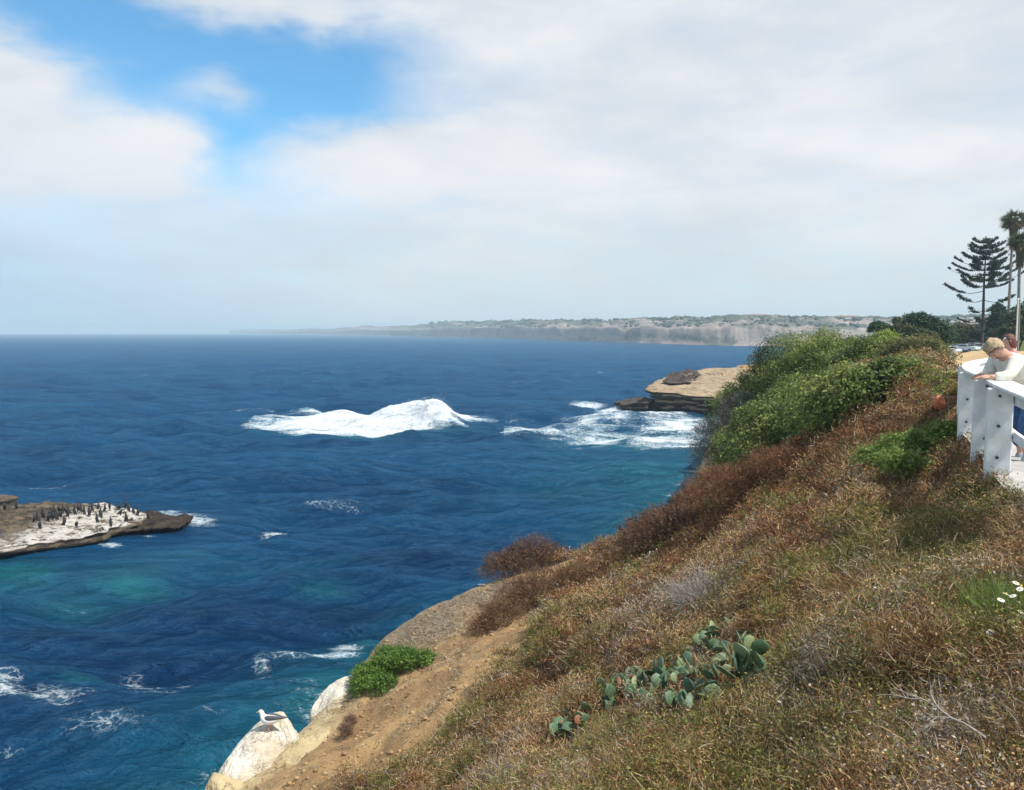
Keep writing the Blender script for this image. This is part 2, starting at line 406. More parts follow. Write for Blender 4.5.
def build_sea():
    global SEA_MAT
    az = np.radians(np.concatenate([np.arange(-180, -40, 4), np.linspace(-40, 36, 1150), np.arange(40, 180.1, 4)]))
    r = _sr
    A, R = np.meshgrid(az, r)
    X = R*np.sin(A); Y = R*np.cos(A)
    dr = np.gradient(r)[:, None]*np.ones_like(A)
    z = sea_height(X, Y, dr)
    x, y = X.ravel(), Y.ravel(); z = z.ravel()
    # the shore calms the water a bit
    foam = np.zeros_like(x); shoal = np.zeros_like(x); dark = np.zeros_like(x)
    def el(px, py, rx, ry, rot=0):
        c = sea(px, py); D = c.y
        sx = rx*D/F; sy = ry*D*D/(F*HC)
        du = (x-c.x-(y-c.y)*c.x/c.y)/sx; dv = (y-c.y)/sy
        if rot:
            a, b = math.cos(rot), math.sin(rot); du, dv = du*a-dv*b*rx/max(ry, 1)*0+dv*b, -du*b+dv*a
        return np.exp(-(du*du+dv*dv))
    F_ = [(240, 410, 60, 1.8, .45), (220, 428, 70, 1.2, .42), (150, 412, 60, 1.2, .3), (450, 412, 60, 4, .75), (500, 410, 40, 2, .4),
          (640, 436, 85, 9, .86), (560, 430, 80, 8, .70), (680, 425, 50, 12, .88), (600, 422, 60, 5, .62), (500, 434, 50, 5, .5), (615, 411, 34, 4.5, .9), (575, 401, 7, 3, .9), (590, 406, 20, 2.4, .8), (650, 414, 60, 5, .8), (690, 440, 40, 8, .8),
          (545, 433, 15, 2, .8), (455, 430, 20, 2, .6), (600, 374, 6, 1, .6), (345, 447, 20, 1.6, .5),
          (180, 518, 34, 7, .82), (200, 521, 22, 5, .72), (165, 512, 26, 3, .62), (277, 526, 18, 3.5, .56), (265, 530, 10, 3, .5), (110, 544, 14, 3, .6), (28, 551, 12, 3, .66), (150, 534, 14, 2, .55),
          (132, 664, 24, 18, .48), (150, 688, 50, 22, .48), (190, 682, 34, 9, .45), (110, 722, 66, 18, .46), (60, 700, 60, 24, .41), (3, 690, 32, 32, .46), (10, 740, 22, 10, .5), (205, 722, 30, 5, .48), (40, 700, 40, 8, .42),
          (330, 652, 38, 5, .54), (262, 662, 14, 10, .48), (290, 655, 26, 5, .46), (345, 645, 20, 5, .5), (262, 672, 20, 4, .48), (300, 700, 60, 30, .36), (230, 770, 60, 18, .42), (330, 720, 40, 25, .42), (355, 680, 14, 16, .45),
          (40, 478, 40, 3, .4), (150, 480, 50, 3, .35), (330, 500, 50, 3, .35), (80, 600, 60, 8, .3)]
    for px, py, rx, ry, s in F_: foam = np.maximum(foam, s*el(px, py, rx, ry))
    for px, py, rx, ry, s in ((130, 575, 50, 13, 1), (60, 592, 80, 17, .7), (20, 570, 60, 14, .6), (250, 775, 100, 30, .8), (330, 700, 60, 40, .7), (180, 740, 120, 30, .25), (320, 603, 30, 6, .3), (85, 676, 26, 6, .5), (170, 596, 12, 4, .6), (660, 480, 60, 20, .4), (630, 470, 120, 25, .35), (200, 560, 120, 10, .35), (370, 650, 50, 25, .5),(640,438,80,14,.45)):
        shoal = np.maximum(shoal, s*el(px, py, rx, ry))
    for px, py, rx, ry, s in ((260, 620, 200, 22, .9), (420, 560, 140, 18, .6), (60, 640, 80, 18, .6), (200, 655, 200, 20, .6), (30, 700, 60, 20, .4), (270, 505, 70, 6, .6), (360, 480, 90, 6, .35)):
        dark = np.maximum(dark, s*el(px, py, rx, ry))
    dark = np.clip(dark*(1+1.4*fbm(x*.12, y*.12, 61, 4)), 0, 1)
    shoal = np.clip(shoal*(1+1.0*fbm(x*.18, y*.18, 62, 4)), 0, 1)
    # whitewater at every coast
    e = edge_sd(x, y)
    shore = sstep(-9, -2.4, e)*.42
    near = np.hypot(x, y) < 70
    foam = np.maximum(foam, shore*.9)
    shoal = np.maximum(shoal, sstep(-14, -3, e)*.55)
    # scattered whitecaps
    wc = fbm(x*.05+3, y*.10, 64, 3)
    foam = np.maximum(foam, .26*sstep(.30, .6, wc)*sstep(60, 120, y))
    foam = foam*(1+.9*fbm(x*.22, y*.5, 67, 4, .6))+.25*foam*fbm(x*1.1, y*2.0, 68, 3)
    z = z*(1-.35*np.exp(-((e+4)/6)**2)) + .10*foam*fbm(x*1.3, y*1.3, 66, 3)
    m, t, p = principled("sea_water")
    v = t.new('ShaderNodeNewGeometry').outputs['Position']
    fo = t.attr('foam'); sh = t.attr('shoal'); dk = t.attr('dark')
    n1 = t.noise(t.mapping(v, (.6, 1.6, 1)), .045, 5, .6)
    base = t.mix(t.ramp(n1, .35, .65), (0.003, 0.037, 0.100), (0.005, 0.055, 0.136))
    base = t.mix(dk, base, (0.001, 0.014, 0.058))
    n2 = t.noise(t.mapping(v, (.6, 1.6, 1)), .5, 4, .6)
    base = t.mix(t.math('MULTIPLY', sh, t.ramp(n2, .25, .6, .6, 1.0)), base, (0.012, 0.135, 0.150))
    lace = t.new('ShaderNodeTexVoronoi', feature='DISTANCE_TO_EDGE')
    wv = t.new('ShaderNodeVectorMath', operation='ADD'); t.l.new(t.mapping(v, (.9, 1.3, 1)), wv.inputs[0])
    sc = t.new('ShaderNodeVectorMath', operation='SCALE'); t.l.new(t.noise(v, .9, 4, .7, col=True), sc.inputs[0]); sc.inputs['Scale'].default_value = 1.4
    t.l.new(sc.outputs[0], wv.inputs[1]); t.l.new(wv.outputs[0], lace.inputs['Vector']); lace.inputs['Scale'].default_value = 2.1
    lc = t.ramp(lace.outputs['Distance'], .0, .2, 1.0, 0.0)
    fn = t.noise(t.mapping(v, (.55, 1.5, 1)), .55, 7, .68)
    fn2 = t.noise(t.mapping(v, (.8, 1.3, 1)), 3.2, 5, .7)
    q = t.math('ADD', t.math('MULTIPLY', lc, .26), t.math('ADD', t.math('MULTIPLY', fn, 1.15), t.math('MULTIPLY', fn2, .75)))
    fm = t.ramp(t.math('ADD', fo, t.math('SUBTRACT', q, 1.42)), 0.0, .52)
    fm = t.math('MULTIPLY', fm, t.ramp(fo, .12, .4))
    veil = t.math('MULTIPLY', t.ramp(fo, .3, .95), .62)
    base = t.mix(veil, base, (0.18, 0.36, 0.42))
    fcol = t.mix(t.ramp(t.noise(t.mapping(v, (.5, 1.6, 1)), .8, 6, .7), .35, .62), (0.42, 0.54, 0.60), (0.78, 0.80, 0.81))
    fcol = t.mix(t.ramp(fo, .75, 1.05), fcol, (0.80, 0.83, 0.85))
    col = t.mix(t.math('MULTIPLY', fm, .94), base, fcol)
    t.l.new(col, p.inputs['Base Color'])
    rg = t.math('ADD', .14, t.math('MULTIPLY', fm, .6)); t.l.new(rg, p.inputs['Roughness'])
    p.inputs['IOR'].default_value = 1.333
    b1 = t.new('ShaderNodeBump'); b1.inputs['Strength'].default_value = 1.0; b1.inputs['Distance'].default_value = 1.7
    r1 = t.noise(t.mapping(v, (.55, 1.3, 1), (0, 0, .2)), .55, 7, .62, .6)
    t.l.new(r1, b1.inputs['Height'])
    b2 = t.new('ShaderNodeBump'); b2.inputs['Strength'].default_value = .8; b2.inputs['Distance'].default_value = .24
    r2 = t.noise(t.mapping(v, (.6, 1.2, 1), (0, 0, .35)), 3.2, 5, .65, .5)
    t.l.new(r2, b2.inputs['Height']); t.l.new(b1.outputs[0], b2.inputs['Normal']); t.l.new(b2.outputs[0], p.inputs['Normal'])
    # a wind-roughened sea mirrors far less at grazing angles than a flat sheet: cap the Fresnel share
    df = t.new('ShaderNodeBsdfDiffuse'); t.l.new(col, df.inputs[0]); t.l.new(b2.outputs[0], df.inputs['Normal'])
    gl = t.new('ShaderNodeBsdfGlossy'); gl.inputs['Color'].default_value = (.36, .74, 1, 1); gl.inputs['Roughness'].default_value = .16; t.l.new(b2.outputs[0], gl.inputs['Normal'])
    fr = t.new('ShaderNodeFresnel'); fr.inputs['IOR'].default_value = 1.333; t.l.new(b2.outputs[0], fr.inputs['Normal'])
    fac = t.math('MULTIPLY', t.math('MINIMUM', fr.outputs[0], .38), t.math('SUBTRACT', 1.0, fm))
    ms = t.new('ShaderNodeMixShader'); t.l.new(fac, ms.inputs[0]); t.l.new(df.outputs[0], ms.inputs[1]); t.l.new(gl.outputs[0], ms.inputs[2])
    t.l.new(ms.outputs[0], t.n['Material Output'].inputs[0])
    SEA_MAT = m
    z = z-1.2*sstep(1.5, 4, np.minimum(np.minimum(x+46, -1-x), np.minimum(y-111, 158-y)))
    o = np_obj("sea_water", np.stack([x, y, z], 1), grid_faces(*X.shape), m, attrs=dict(foam=foam, shoal=shoal, dark=dark))
    tag(o, kind='structure')
build_sea()

def build_breaker():
    xs = np.arange(-46, -1+.01, .17); ys = np.arange(111, 158.01, .24)
    X, Y = np.meshgrid(xs, ys)
    z = sea_height(X, Y, sea_step(np.hypot(X, Y)))
    rim = sstep(0, 1.5, np.minimum(np.minimum(X+46, -1-X), np.minimum(Y-111, 158-Y)))
    def g(a, b, sl, sr, sf, sb):
        return np.exp(-((X-a)/np.where(X < a, sl, sr))**2-((Y-b)/np.where(Y < b, sf, sb))**2)
    n = fbm(X*.22, Y*.30, 41, 5, .55); n2 = fbm(X*.9, Y*1.1, 43, 4, .6)
    h = 3.9*g(-11.8, 128, 6.0, 3.4, 4.6, 6)+1.9*g(-19, 129, 6, 6, 4.4, 7)+.9*g(-27, 130, 6, 6, 4.5, 7)+.3*g(-35, 131, 6, 6, 4, 6)
    h = h*(1+.22*n+.07*n2)
    st = fbm(X*.10, Y*.55, 46, 5, .62)
    fo = 1.75*g(-12.5, 128.5, 9, 4.6, 6.5, 9)+1.5*g(-21, 129, 10, 9, 5.5, 9)+1.0*g(-30, 131, 9, 8, 6, 11)+.80*g(-38, 133, 9, 8, 5, 6)+.62*g(-42, 140, 8, 12, 3, 3)+.55*g(-8, 134, 7, 7, 5, 8)+.62*g(-28, 122.5, 12, 10, 1.4, 1.6)+.5*g(-33, 146, 10, 10, 4, 5)
    fo = fo*(1+.8*st+.3*n2)
    fo = np.clip(fo, 0, 1.5)*rim
    z = z+h*rim+.10*n2*np.clip(fo, 0, 1)+np.where(rim < .05, -.08, .03)
    o = np_obj("breaking_wave", np.stack([X.ravel(), Y.ravel(), z.ravel()], 1), grid_faces(*X.shape), SEA_MAT, attrs=dict(foam=fo.ravel(), shoal=np.clip(.5*g(-22, 122, 16, 14, 5, 5), 0, 1).ravel()*1.0, dark=0*fo.ravel()))
    tag(o, "white foaming breaker out on the open blue water", "wave", kind='stuff')
    m = plain("spray_drops", (.8, .82, .84), .9, .05)
    r = np.random.default_rng(12); Vs = []; Fs = []
    for i in range(1500):
        a = -12.3+(-abs(r.normal(0, 5.5)) if r.random() < .72 else abs(r.normal(0, 1.8))); b_ = r.normal(128, 2.2)
        sl = 7.5 if a < -12.3 else 3.4
        base = 3.9*math.exp(-((a+11.8)/sl)**2)+1.3*math.exp(-((a+20)/7)**2)
        zz = base*r.uniform(.8, 1.04)+abs(r.normal(0, .05+.04*base)); s = r.uniform(.015, .045)
        c = np.array([a, b_, zz]); k = len(Vs)
        d = r.normal(size=(4, 3)); d /= np.linalg.norm(d, axis=1)[:, None]
        Vs += list(c+d*s); Fs += [(k, k+1, k+2), (k, k+2, k+3), (k, k+3, k+1), (k+1, k+3, k+2)]
    o = np_obj("spray", np.array(Vs), np.array(Fs), m); tag(o, "fine white spray flying off the crest of the breaker", "spray", kind='stuff')
build_breaker()

# ------------------------------------------------------------------ layered rock built from rings
def ring_rock(name, outline, top, mat, inset, seed, floor=-1.2, n=260, jag=.25, freq=.6, topn=14, attrs_fn=None, levels=9, bump=.12):
    """outline: xy polygon of the rim; top(x,y): surface; inset: how far the foot draws back under the rim"""
    P = np.array(outline, float); Q = np.vstack([P, P[:1]])
    seg = np.linalg.norm(np.diff(Q, axis=0), axis=1); s = np.concatenate([[0], np.cumsum(seg)])
    tt = np.linspace(0, s[-1], n, endpoint=False)
    bx = np.interp(tt, s, Q[:, 0]); by = np.interp(tt, s, Q[:, 1])
    for _ in range(max(1, n//90)):
        bx = (np.roll(bx, 1)+bx*2+np.roll(bx, -1))/4; by = (np.roll(by, 1)+by*2+np.roll(by, -1))/4
    cx, cy = bx.mean(), by.mean()
    dx, dy = bx-cx, by-cy; L = np.hypot(dx, dy)
    j = jag*(fbm(bx*freq, by*freq, seed, 5, .6))
    bx = bx+dx/L*j; by = by+dy/L*j
    zt = top(bx, by)
    rows = []
    for k in range(levels+1):
        f = k/levels
        z = floor+(zt-floor)*f
        und = np.interp(f, [0, .25, .5, .72, .9, 1], [1, 1.05, .9, .45, .12, 0])
        st = .22*np.sin(z*5.5+2*fbm(bx*.2, by*.2, seed+5))*jag*2*(k < levels)
        w = inset*und*(1+.6*fbm(bx*freq*.7, by*freq*.7, seed+k//3+9, 3))-st
        rows.append(np.stack([bx-dx/L*w, by-dy/L*w, z], 1))
    for k in range(1, topn+1):
        f = 1-(k/topn)**1.15*.999
        X = cx+(bx-cx)*f; Y = cy+(by-cy)*f
        Z = top(X, Y)+bump*fbm(X*1.7, Y*1.7, seed+3, 4, .6)*min(1, k/2)
        rows.append(np.stack([X, Y, Z], 1))
    V = np.concatenate(rows)
    o = np_obj(name, V, grid_faces(len(rows), n, True), mat, smooth=True)
    return o
def rock_mat(name, top_c, top_c2, side_c, side_c2, scale=1.0, spots=None, zlo=.0, zhi=1.0):
    m, t, p = principled(name)
    g = t.new('ShaderNodeNewGeometry'); v = g.outputs['Position']
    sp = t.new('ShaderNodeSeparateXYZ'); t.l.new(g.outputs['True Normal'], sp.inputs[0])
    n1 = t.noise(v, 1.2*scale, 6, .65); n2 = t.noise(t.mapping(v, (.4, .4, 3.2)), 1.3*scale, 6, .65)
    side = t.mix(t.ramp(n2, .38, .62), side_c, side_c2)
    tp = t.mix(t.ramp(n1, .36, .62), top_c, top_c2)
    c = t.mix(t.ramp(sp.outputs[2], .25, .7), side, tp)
    ck = t.new('ShaderNodeTexVoronoi', feature='DISTANCE_TO_EDGE'); ad = t.new('ShaderNodeVectorMath', operation='ADD'); t.l.new(t.mapping(v, (1, 1, 1.8)), ad.inputs[0]); ns_ = t.new('ShaderNodeVectorMath', operation='SCALE'); t.l.new(t.noise(v, 1.1*scale, 5, .75, col=True), ns_.inputs[0]); ns_.inputs['Scale'].default_value = 2.6; t.l.new(ns_.outputs[0], ad.inputs[1]); t.l.new(ad.outputs[0], ck.inputs['Vector']); ck.inputs['Scale'].default_value = 1.1*scale
    crk = t.math('MULTIPLY', t.ramp(ck.outputs['Distance'], 0.0, .03, 1.0, 0.0), t.ramp(t.noise(v, .9*scale, 3, .5), .48, .62))
    c = t.mix(t.math('MULTIPLY', crk, .8), c, tuple(k*.45 for k in side_c2))
    if spots: c = t.mix(t.ramp(t.noise(v, 2.6*scale, 5, .7), .56, .66), c, spots)
    t.l.new(c, p.inputs['Base Color']); p.inputs['Roughness'].default_value = .9; p.inputs['Specular IOR Level'].default_value = .2
    b = t.new('ShaderNodeBump'); b.inputs['Strength'].default_value = .8; b.inputs['Distance'].default_value = .25/scale
    t.l.new(t.math('SUBTRACT', t.math('ADD', n2, n1), t.math('MULTIPLY', crk, .5)), b.inputs['Height']); t.l.new(b.outputs[0], p.inputs['Normal'])
    return m

def build_headland():
    m = rock_mat("headland_rock", (0.40, 0.30, 0.19), (0.28, 0.21, 0.135), (0.085, 0.065, 0.045), (0.032, 0.026, 0.022), .5)  # steep faces coloured near black: the undercut's shade is painted into the rock
    pts = [at(644, 392, 156), at(660, 393, 153), at(682, 395, 150), at(702, 398, 147), at(722, 402, 144), at(742, 404, 138), at(790, 400, 140), at(800, 372, 182), at(745, 369, 184), at(705, 371, 181), at(676, 376, 174), at(655, 384, 166)]
    def top(x, y):
        f = (y-144-(50-x)*.25)/36
        return 3.1+3.7*np.clip(f, 0, 1)**.85+.35*fbm(x*.12, y*.12, 5, 4)+.25*np.floor(2.2*fbm(x*.09, y*.2, 8, 3)) 
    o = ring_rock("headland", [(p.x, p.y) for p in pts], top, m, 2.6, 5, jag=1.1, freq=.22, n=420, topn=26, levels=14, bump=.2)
    tag(o, kind='structure')
    m2 = rock_mat("wet_rock", (0.10, 0.075, 0.06), (0.055, 0.045, 0.038), (0.05, 0.04, 0.034), (0.03, 0.026, 0.022), .8)
    # darker slab lying on the point
    pts = [at(664, 386, 163), at(672, 384, 160), at(690, 381, 162), at(702, 376, 170), at(690, 373, 176), at(672, 374, 172)]
    o = ring_rock("ledge_rock", [(p.x, p.y) for p in pts], lambda x, y: 5.5+1.1*fbm(x*.22, y*.22, 2)+.08*(y-165), m2, .5, 8, floor=3.0, jag=1.6, freq=.35, n=200, bump=.6)
    tag(o, "dark broken slab of rock lying on top of the tan headland", "rock")
    pts = [at(613, 408, 160), at(628, 411, 154), at(648, 411, 153), at(656, 404, 160), at(640, 400, 168), at(624, 404, 166)]
    o = ring_rock("sea_rock", [(p.x, p.y) for p in pts], lambda x, y: .75+.6*fbm(x*.35, y*.35, 12)+.09*(x-20), m2, .6, 18, jag=.8, freq=.4, n=160, bump=.5)
    tag(o, "low dark wet rock at the foot of the headland in the foam", "rock")
build_headland()

def build_bird_rock():
    m, t, p = principled("guano_rock")
    g = t.new('ShaderNodeNewGeometry'); v = g.outputs['Position']
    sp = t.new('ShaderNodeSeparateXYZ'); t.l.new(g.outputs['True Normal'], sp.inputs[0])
    ps = t.new('ShaderNodeSeparateXYZ'); t.l.new(v, ps.inputs[0])
    n1 = t.noise(t.mapping(v, (1, 1.6, 1), (0, 0, .3)), .9, 7, .7); n2 = t.noise(t.mapping(v, (.5, .9, 3)), 2.0, 6, .7)
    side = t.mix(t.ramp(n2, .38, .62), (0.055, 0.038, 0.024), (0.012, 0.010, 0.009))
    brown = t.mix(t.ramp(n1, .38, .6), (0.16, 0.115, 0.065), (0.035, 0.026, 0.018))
    wz = t.math('ADD', t.math('MULTIPLY', t.math('SUBTRACT', n1, .5), 5.5), ps.outputs[0])
    white = t.math('MULTIPLY', t.ramp(wz, -36.5, -33.6), t.ramp(wz, -25.5, -27.5))
    wh2 = t.math('MULTIPLY', white, t.ramp(n2, .40, .50))
    wh2 = t.math('MULTIPLY', wh2, t.ramp(ps.outputs[2], .45, .6))
    tp = t.mix(wh2, brown, (0.55, 0.51, 0.45))
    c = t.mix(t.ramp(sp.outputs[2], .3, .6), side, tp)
    t.l.new(c, p.inputs['Base Color']); p.inputs['Roughness'].default_value = .85
    b = t.new('ShaderNodeBump'); b.inputs['Strength'].default_value = 1; b.inputs['Distance'].default_value = .25
    t.l.new(t.math('ADD', n2, n1), b.inputs['Height']); t.l.new(b.outputs[0], p.inputs['Normal'])
    pts = [at(-120, 575, 50), at(-40, 562, 51.5), at(20, 556, 52.5), at(60, 547, 54.5), at(95, 540, 56), at(118, 535, 58), at(134, 530, 60), at(142, 526, 61.5), at(141, 520, 63.5), at(128, 516, 65), at(100, 513, 66.5), at(40, 514, 67), at(0, 517, 66), at(-60, 520, 66), at(-120, 520, 66)]
    def top(x, y):
        ridge = .26-.006*np.abs(x+33)-.10*np.clip(x+27.5, 0, 9)*1.5
        z = .35+ridge*sstep(50, 62.5, y+.12*(x+33))+.5*fbm(x*.35, y*.6, 31, 5, .62)
        z = z*.45+.55*np.floor(z*3.2+.3*fbm(x*1.2, y*1.2, 35))/3.2
        z = z - .15*sstep(-36, -44, x)*sstep(58, 54, y)
        return np.maximum(z, .58+.2*fbm(x*.8, y*.8, 9))
    o = ring_rock("sea_rock", [(p.x, p.y) for p in pts], top, m, .8, 44, floor=-1, jag=1.1, freq=.4, n=620, topn=60, levels=10, bump=.34)
    tag(o, "long low rock off shore whitened by guano and crowded with cormorants", "rock")
    pts = [at(120, 534, 58.5), at(150, 531, 59), at(172, 528, 60), at(187, 524, 61.5), at(184, 520, 63), at(160, 519, 64), at(135, 518, 64.5), at(120, 522, 62)]
    wet = rock_mat("wet_ledge", (0.06, 0.045, 0.032), (0.025, 0.02, 0.017), (0.03, 0.024, 0.02), (0.015, 0.013, 0.012), .8)
    o = ring_rock("ledge_rock", [(p.x, p.y) for p in pts], lambda x, y: .30+.45*fbm(x*.6, y*.6, 77, 4)-.035*(x+27), wet, .3, 78, floor=-.8, jag=.9, freq=.6, n=240, bump=.3)
    tag(o, "low dark wet ledge trailing off the right end of the cormorant rock", "rock")
    pts = [at(-60, 519, 64.6), at(-10, 516, 65.5), at(8, 514, 66), at(19, 511, 67.5), at(12, 507, 68.6), at(-20, 507, 68.6), at(-60, 508, 68.4)]
    o = ring_rock("sea_rock", [(p.x, p.y) for p in pts], lambda x, y: .9+.01*(x+44)+.15*fbm(x*.6, y*.6, 5), m, .5, 48, jag=.4, freq=.4, n=140, bump=.15)
    tag(o, "small pale rock behind the cormorant rock at the left edge", "rock")
    return top
bird_top = build_bird_rock()

# ------------------------------------------------------------------ far coast
def build_far():
    T = np.array([(230, 7000, 331, 300), (262, 5900, 329.9, 300), (300, 4600, 328.6, 300), (350, 3600, 327.2, 300), (400, 2900, 326.3, 300), (430, 2500, 325, 280), (512, 1750, 323, 260), (560, 1450, 322, 240), (640, 1080, 321.5, 220), (700, 930, 320, 210), (730, 880, 318.5, 210),
                  (800, 830, 319.5, 210), (880, 800, 319.5, 220), (960, 780, 318, 230), (1040, 770, 317, 230), (1200, 760, 316, 230), (1700, 900, 316, 230)], float)
    px = np.concatenate([np.linspace(230, 520, 160), np.linspace(521, 1100, 560), np.linspace(1105, 1700, 40)])
    D = np.interp(px, T[:, 0], T[:, 1]); ty = np.interp(px, T[:, 0], T[:, 2]); W = np.interp(px, T[:, 0], T[:, 3])
    u = (px-512)/F
    nz = fbm(px*.012, px*0+2, 201, 4)
    ztop = HC+(332-ty)/F*(D+W)*1.0
    ztop = ztop*1.04+(nz*3+1.6*fbm(px*.06, px*0, 203, 3))*D/1000
    rows = []; veg = []
    ts = np.concatenate([[-.06, -.02], np.linspace(0, 1.0, 46), [1.15, 1.5, 2.2]])
    for tv in ts:
        rv = fbm(px*.05+tv*1.2, px*0+tv*2.5, 211, 5, .6)
        dd = D+W*np.clip(tv+.10*rv*(tv < 1), -.05, 3)
        a = sstep(0, .16, tv+.09*rv)*.62+sstep(.12, 1.0, tv+.12*rv)*.38
        z = a*ztop+(.16*ztop*rv*(0.05 < tv < .98))+.08*ztop*fbm(px*.10+tv*2, px*0+tv*3, 219, 4)*(0.05 < tv < .9)
        if tv < 0: z = -3+0*z
        if tv > 1.01: z = ztop*(1+.0*tv)-1.0*(tv-1)*10
        rows.append(np.stack([u*dd*1.0, dd, z], 1))
        veg.append(np.clip(.45+1.1*fbm(px*.022, z*.09, 231, 5, .6)+.5*fbm(px*.12, z*.30, 214, 4, .65)+.8*(tv-.40), 0, 1))
    V = np.concatenate(rows); vg = np.concatenate(veg)
    m, t, p = principled("far_hillside")
    v = t.new('ShaderNodeNewGeometry').outputs['Position']
    n = t.noise(v, .02, 7, .68); n2 = t.noise(t.mapping(v, (1, .4, 2.5)), .045, 6, .7)
    cl = t.mix(t.ramp(n2, .35, .65), (0.33, 0.27, 0.235), (0.21, 0.185, 0.17))  # cliffs and greenery muted and greyed: part of the haze is in their colour
    gv = t.mix(t.ramp(n, .4, .6), (0.075, 0.09, 0.07), (0.16, 0.155, 0.12))
    f = t.ramp(t.math('ADD', t.attr('veg'), t.math('MULTIPLY', t.math('SUBTRACT', n, .5), 1.6)), .35, .65)
    t.l.new(t.mix(f, cl, gv), p.inputs['Base Color']); p.inputs['Roughness'].default_value = 1; p.inputs['Specular IOR Level'].default_value = 0
    o = np_obj("hills", V, grid_faces(len(ts), len(px)), m, attrs=dict(veg=vg)); tag(o, kind='structure')
    # tree canopy on the far ridge
    r = np.random.default_rng(77); VV = []; FF = []; nb = 0
    mm = plain("far_canopy", (0.085, 0.105, 0.085), .95, .25, .05, spec=0)  # lightened and greyed, so some haze is painted into the canopy
    ico = bmesh.new(); bmesh.ops.create_icosphere(ico, subdivisions=1, radius=1)
    iv = np.array([v.co[:] for v in ico.verts]); jf = np.array([[v.index for v in f.verts] for f in ico.faces]); ico.free()
    for i in range(1500):
        q = r.uniform(430, 1090); tv = r.choice([r.uniform(.25, 1), r.uniform(.93, 1.03)])
        if r.random() > .35+.65*sstep(500, 800, q): continue
        dq = np.interp(q, T[:, 0], T[:, 1]); w = np.interp(q, T[:, 0], T[:, 3]); dd = dq+w*tv
        k = np.argmin(np.abs(px-q)); zt = ztop[k]; a = sstep(0, .16, tv)*.62+sstep(.12, 1, tv)*.38
        s = r.uniform(1.2, 2.9)*dd/1000
        c = np.array([(q-512)/F*dd, dd, a*zt+s*.3])
        VV.append(c+iv*np.array([s*r.uniform(.8, 2.2), s*1.2, s*r.uniform(.6, 1.1)])*r.uniform(.75, 1.2, (len(iv), 1))); FF.append(jf+nb); nb += len(iv)
    o = np_obj("distant_woodland", np.concatenate(VV), np.concatenate(FF), mm)
    tag(o, "hazy blue green tree cover along the far coastal hills", "woodland", kind='stuff')
    # houses on the hill
    wm = plain("far_house_wall", (0.50, 0.49, 0.47), .9, .08, .1); rm = plain("far_house_roof", (0.26, 0.19, 0.15), .9, .2, .1); gm = plain("far_house_window", (0.05, 0.06, 0.07), .3, .1, 1)
    def box(bm, x0, x1, y0, y1, z0, z1):
        vs = [bm.verts.new(c) for c in ((x0, y0, z0), (x1, y0, z0), (x1, y1, z0), (x0, y1, z0), (x0, y0, z1), (x1, y0, z1), (x1, y1, z1), (x0, y1, z1))]
        for f in ((0, 3, 2, 1), (4, 5, 6, 7), (0, 1, 5, 4), (1, 2, 6, 5), (2, 3, 7, 6), (3, 0, 4, 7)): bm.faces.new([vs[i] for i in f])
    def mesh(bm, nm, mat):
        me = bpy.data.meshes.new(nm); bm.to_mesh(me); bm.free(); me.materials.append(mat); return me
    b = bmesh.new(); box(b, -5, 5, -3, 3, 0, 3.2); wme = mesh(b, "wall", wm)
    b = bmesh.new(); a = [b.verts.new(c) for c in ((-5.5, -3.5, 3.2), (5.5, -3.5, 3.2), (5.5, 3.5, 3.2), (-5.5, 3.5, 3.2), (-3.5, 0, 5), (3.5, 0, 5))]
    for f in ((0, 1, 5, 4), (1, 2, 5), (2, 3, 4, 5), (3, 0, 4), (0, 3, 2, 1)): b.faces.new([a[i] for i in f])
    rme = mesh(b, "roof", rm)
    b = bmesh.new(); box(b, -3.5, -1.5, -3.04, -3.003, .9, 2.4); gme = mesh(b, "window", gm)
    b = bmesh.new(); box(b, 1.0, 3.6, -3.04, -3.003, .9, 2.4); gm2 = mesh(b, "window", gm)
    first = True
    def house(x, y, z, s, sx, rz):
        o = empty("hillside_house", (x, y, z), rz); o.scale = (s*sx, s, s)
        tag(o, "tiny pale house half hidden on the hazy far hillside", "house", "houses on the far hillside")
        for nm, me in (("wall", wme), ("roof", rme), ("window", gme), ("window", gm2)):
            c = bpy.data.objects.new(nm, me); C.objects.link(c); c.parent = o
    for i in range(34):
        q = r.choice([r.uniform(690, 1000), r.uniform(560, 800), r.uniform(740, 900)]); tv = r.uniform(.55, 1.02)
        dq = np.interp(q, T[:, 0], T[:, 1]); w = np.interp(q, T[:, 0], T[:, 3]); dd = dq+w*tv
        k = np.argmin(np.abs(px-q)); a = sstep(0, .16, tv)*.62+sstep(.12, 1, tv)*.38
        house((q-512)/F*dd, dd-4, a*ztop[k]+.6, r.uniform(.3, .6), r.uniform(.7, 2.0), r.uniform(-.5, .5))
    # one long white building on the skyline
    dd = 1095; q = 757
    for q, sx in ((757, 3.4), (846, 4.2)):
        dq = np.interp(q, T[:, 0], T[:, 1])+np.interp(q, T[:, 0], T[:, 3])*.93
        k = np.argmin(np.abs(px-q)); o = empty("hillside_building", ((q-512)/F*dq, dq, ztop[k]*.96), .1); o.scale = (sx*.8, 1, 1)
        tag(o, "long white building on the far skyline above the pinkish cliffs" if q < 800 else "wide white building on the far hill right of the skyline block", "building")
        for nm, me in (("wall", wme), ("roof", rme), ("window", gme), ("window", gm2)):
            c = bpy.data.objects.new(nm, me); C.objects.link(c); c.parent = o
build_far()

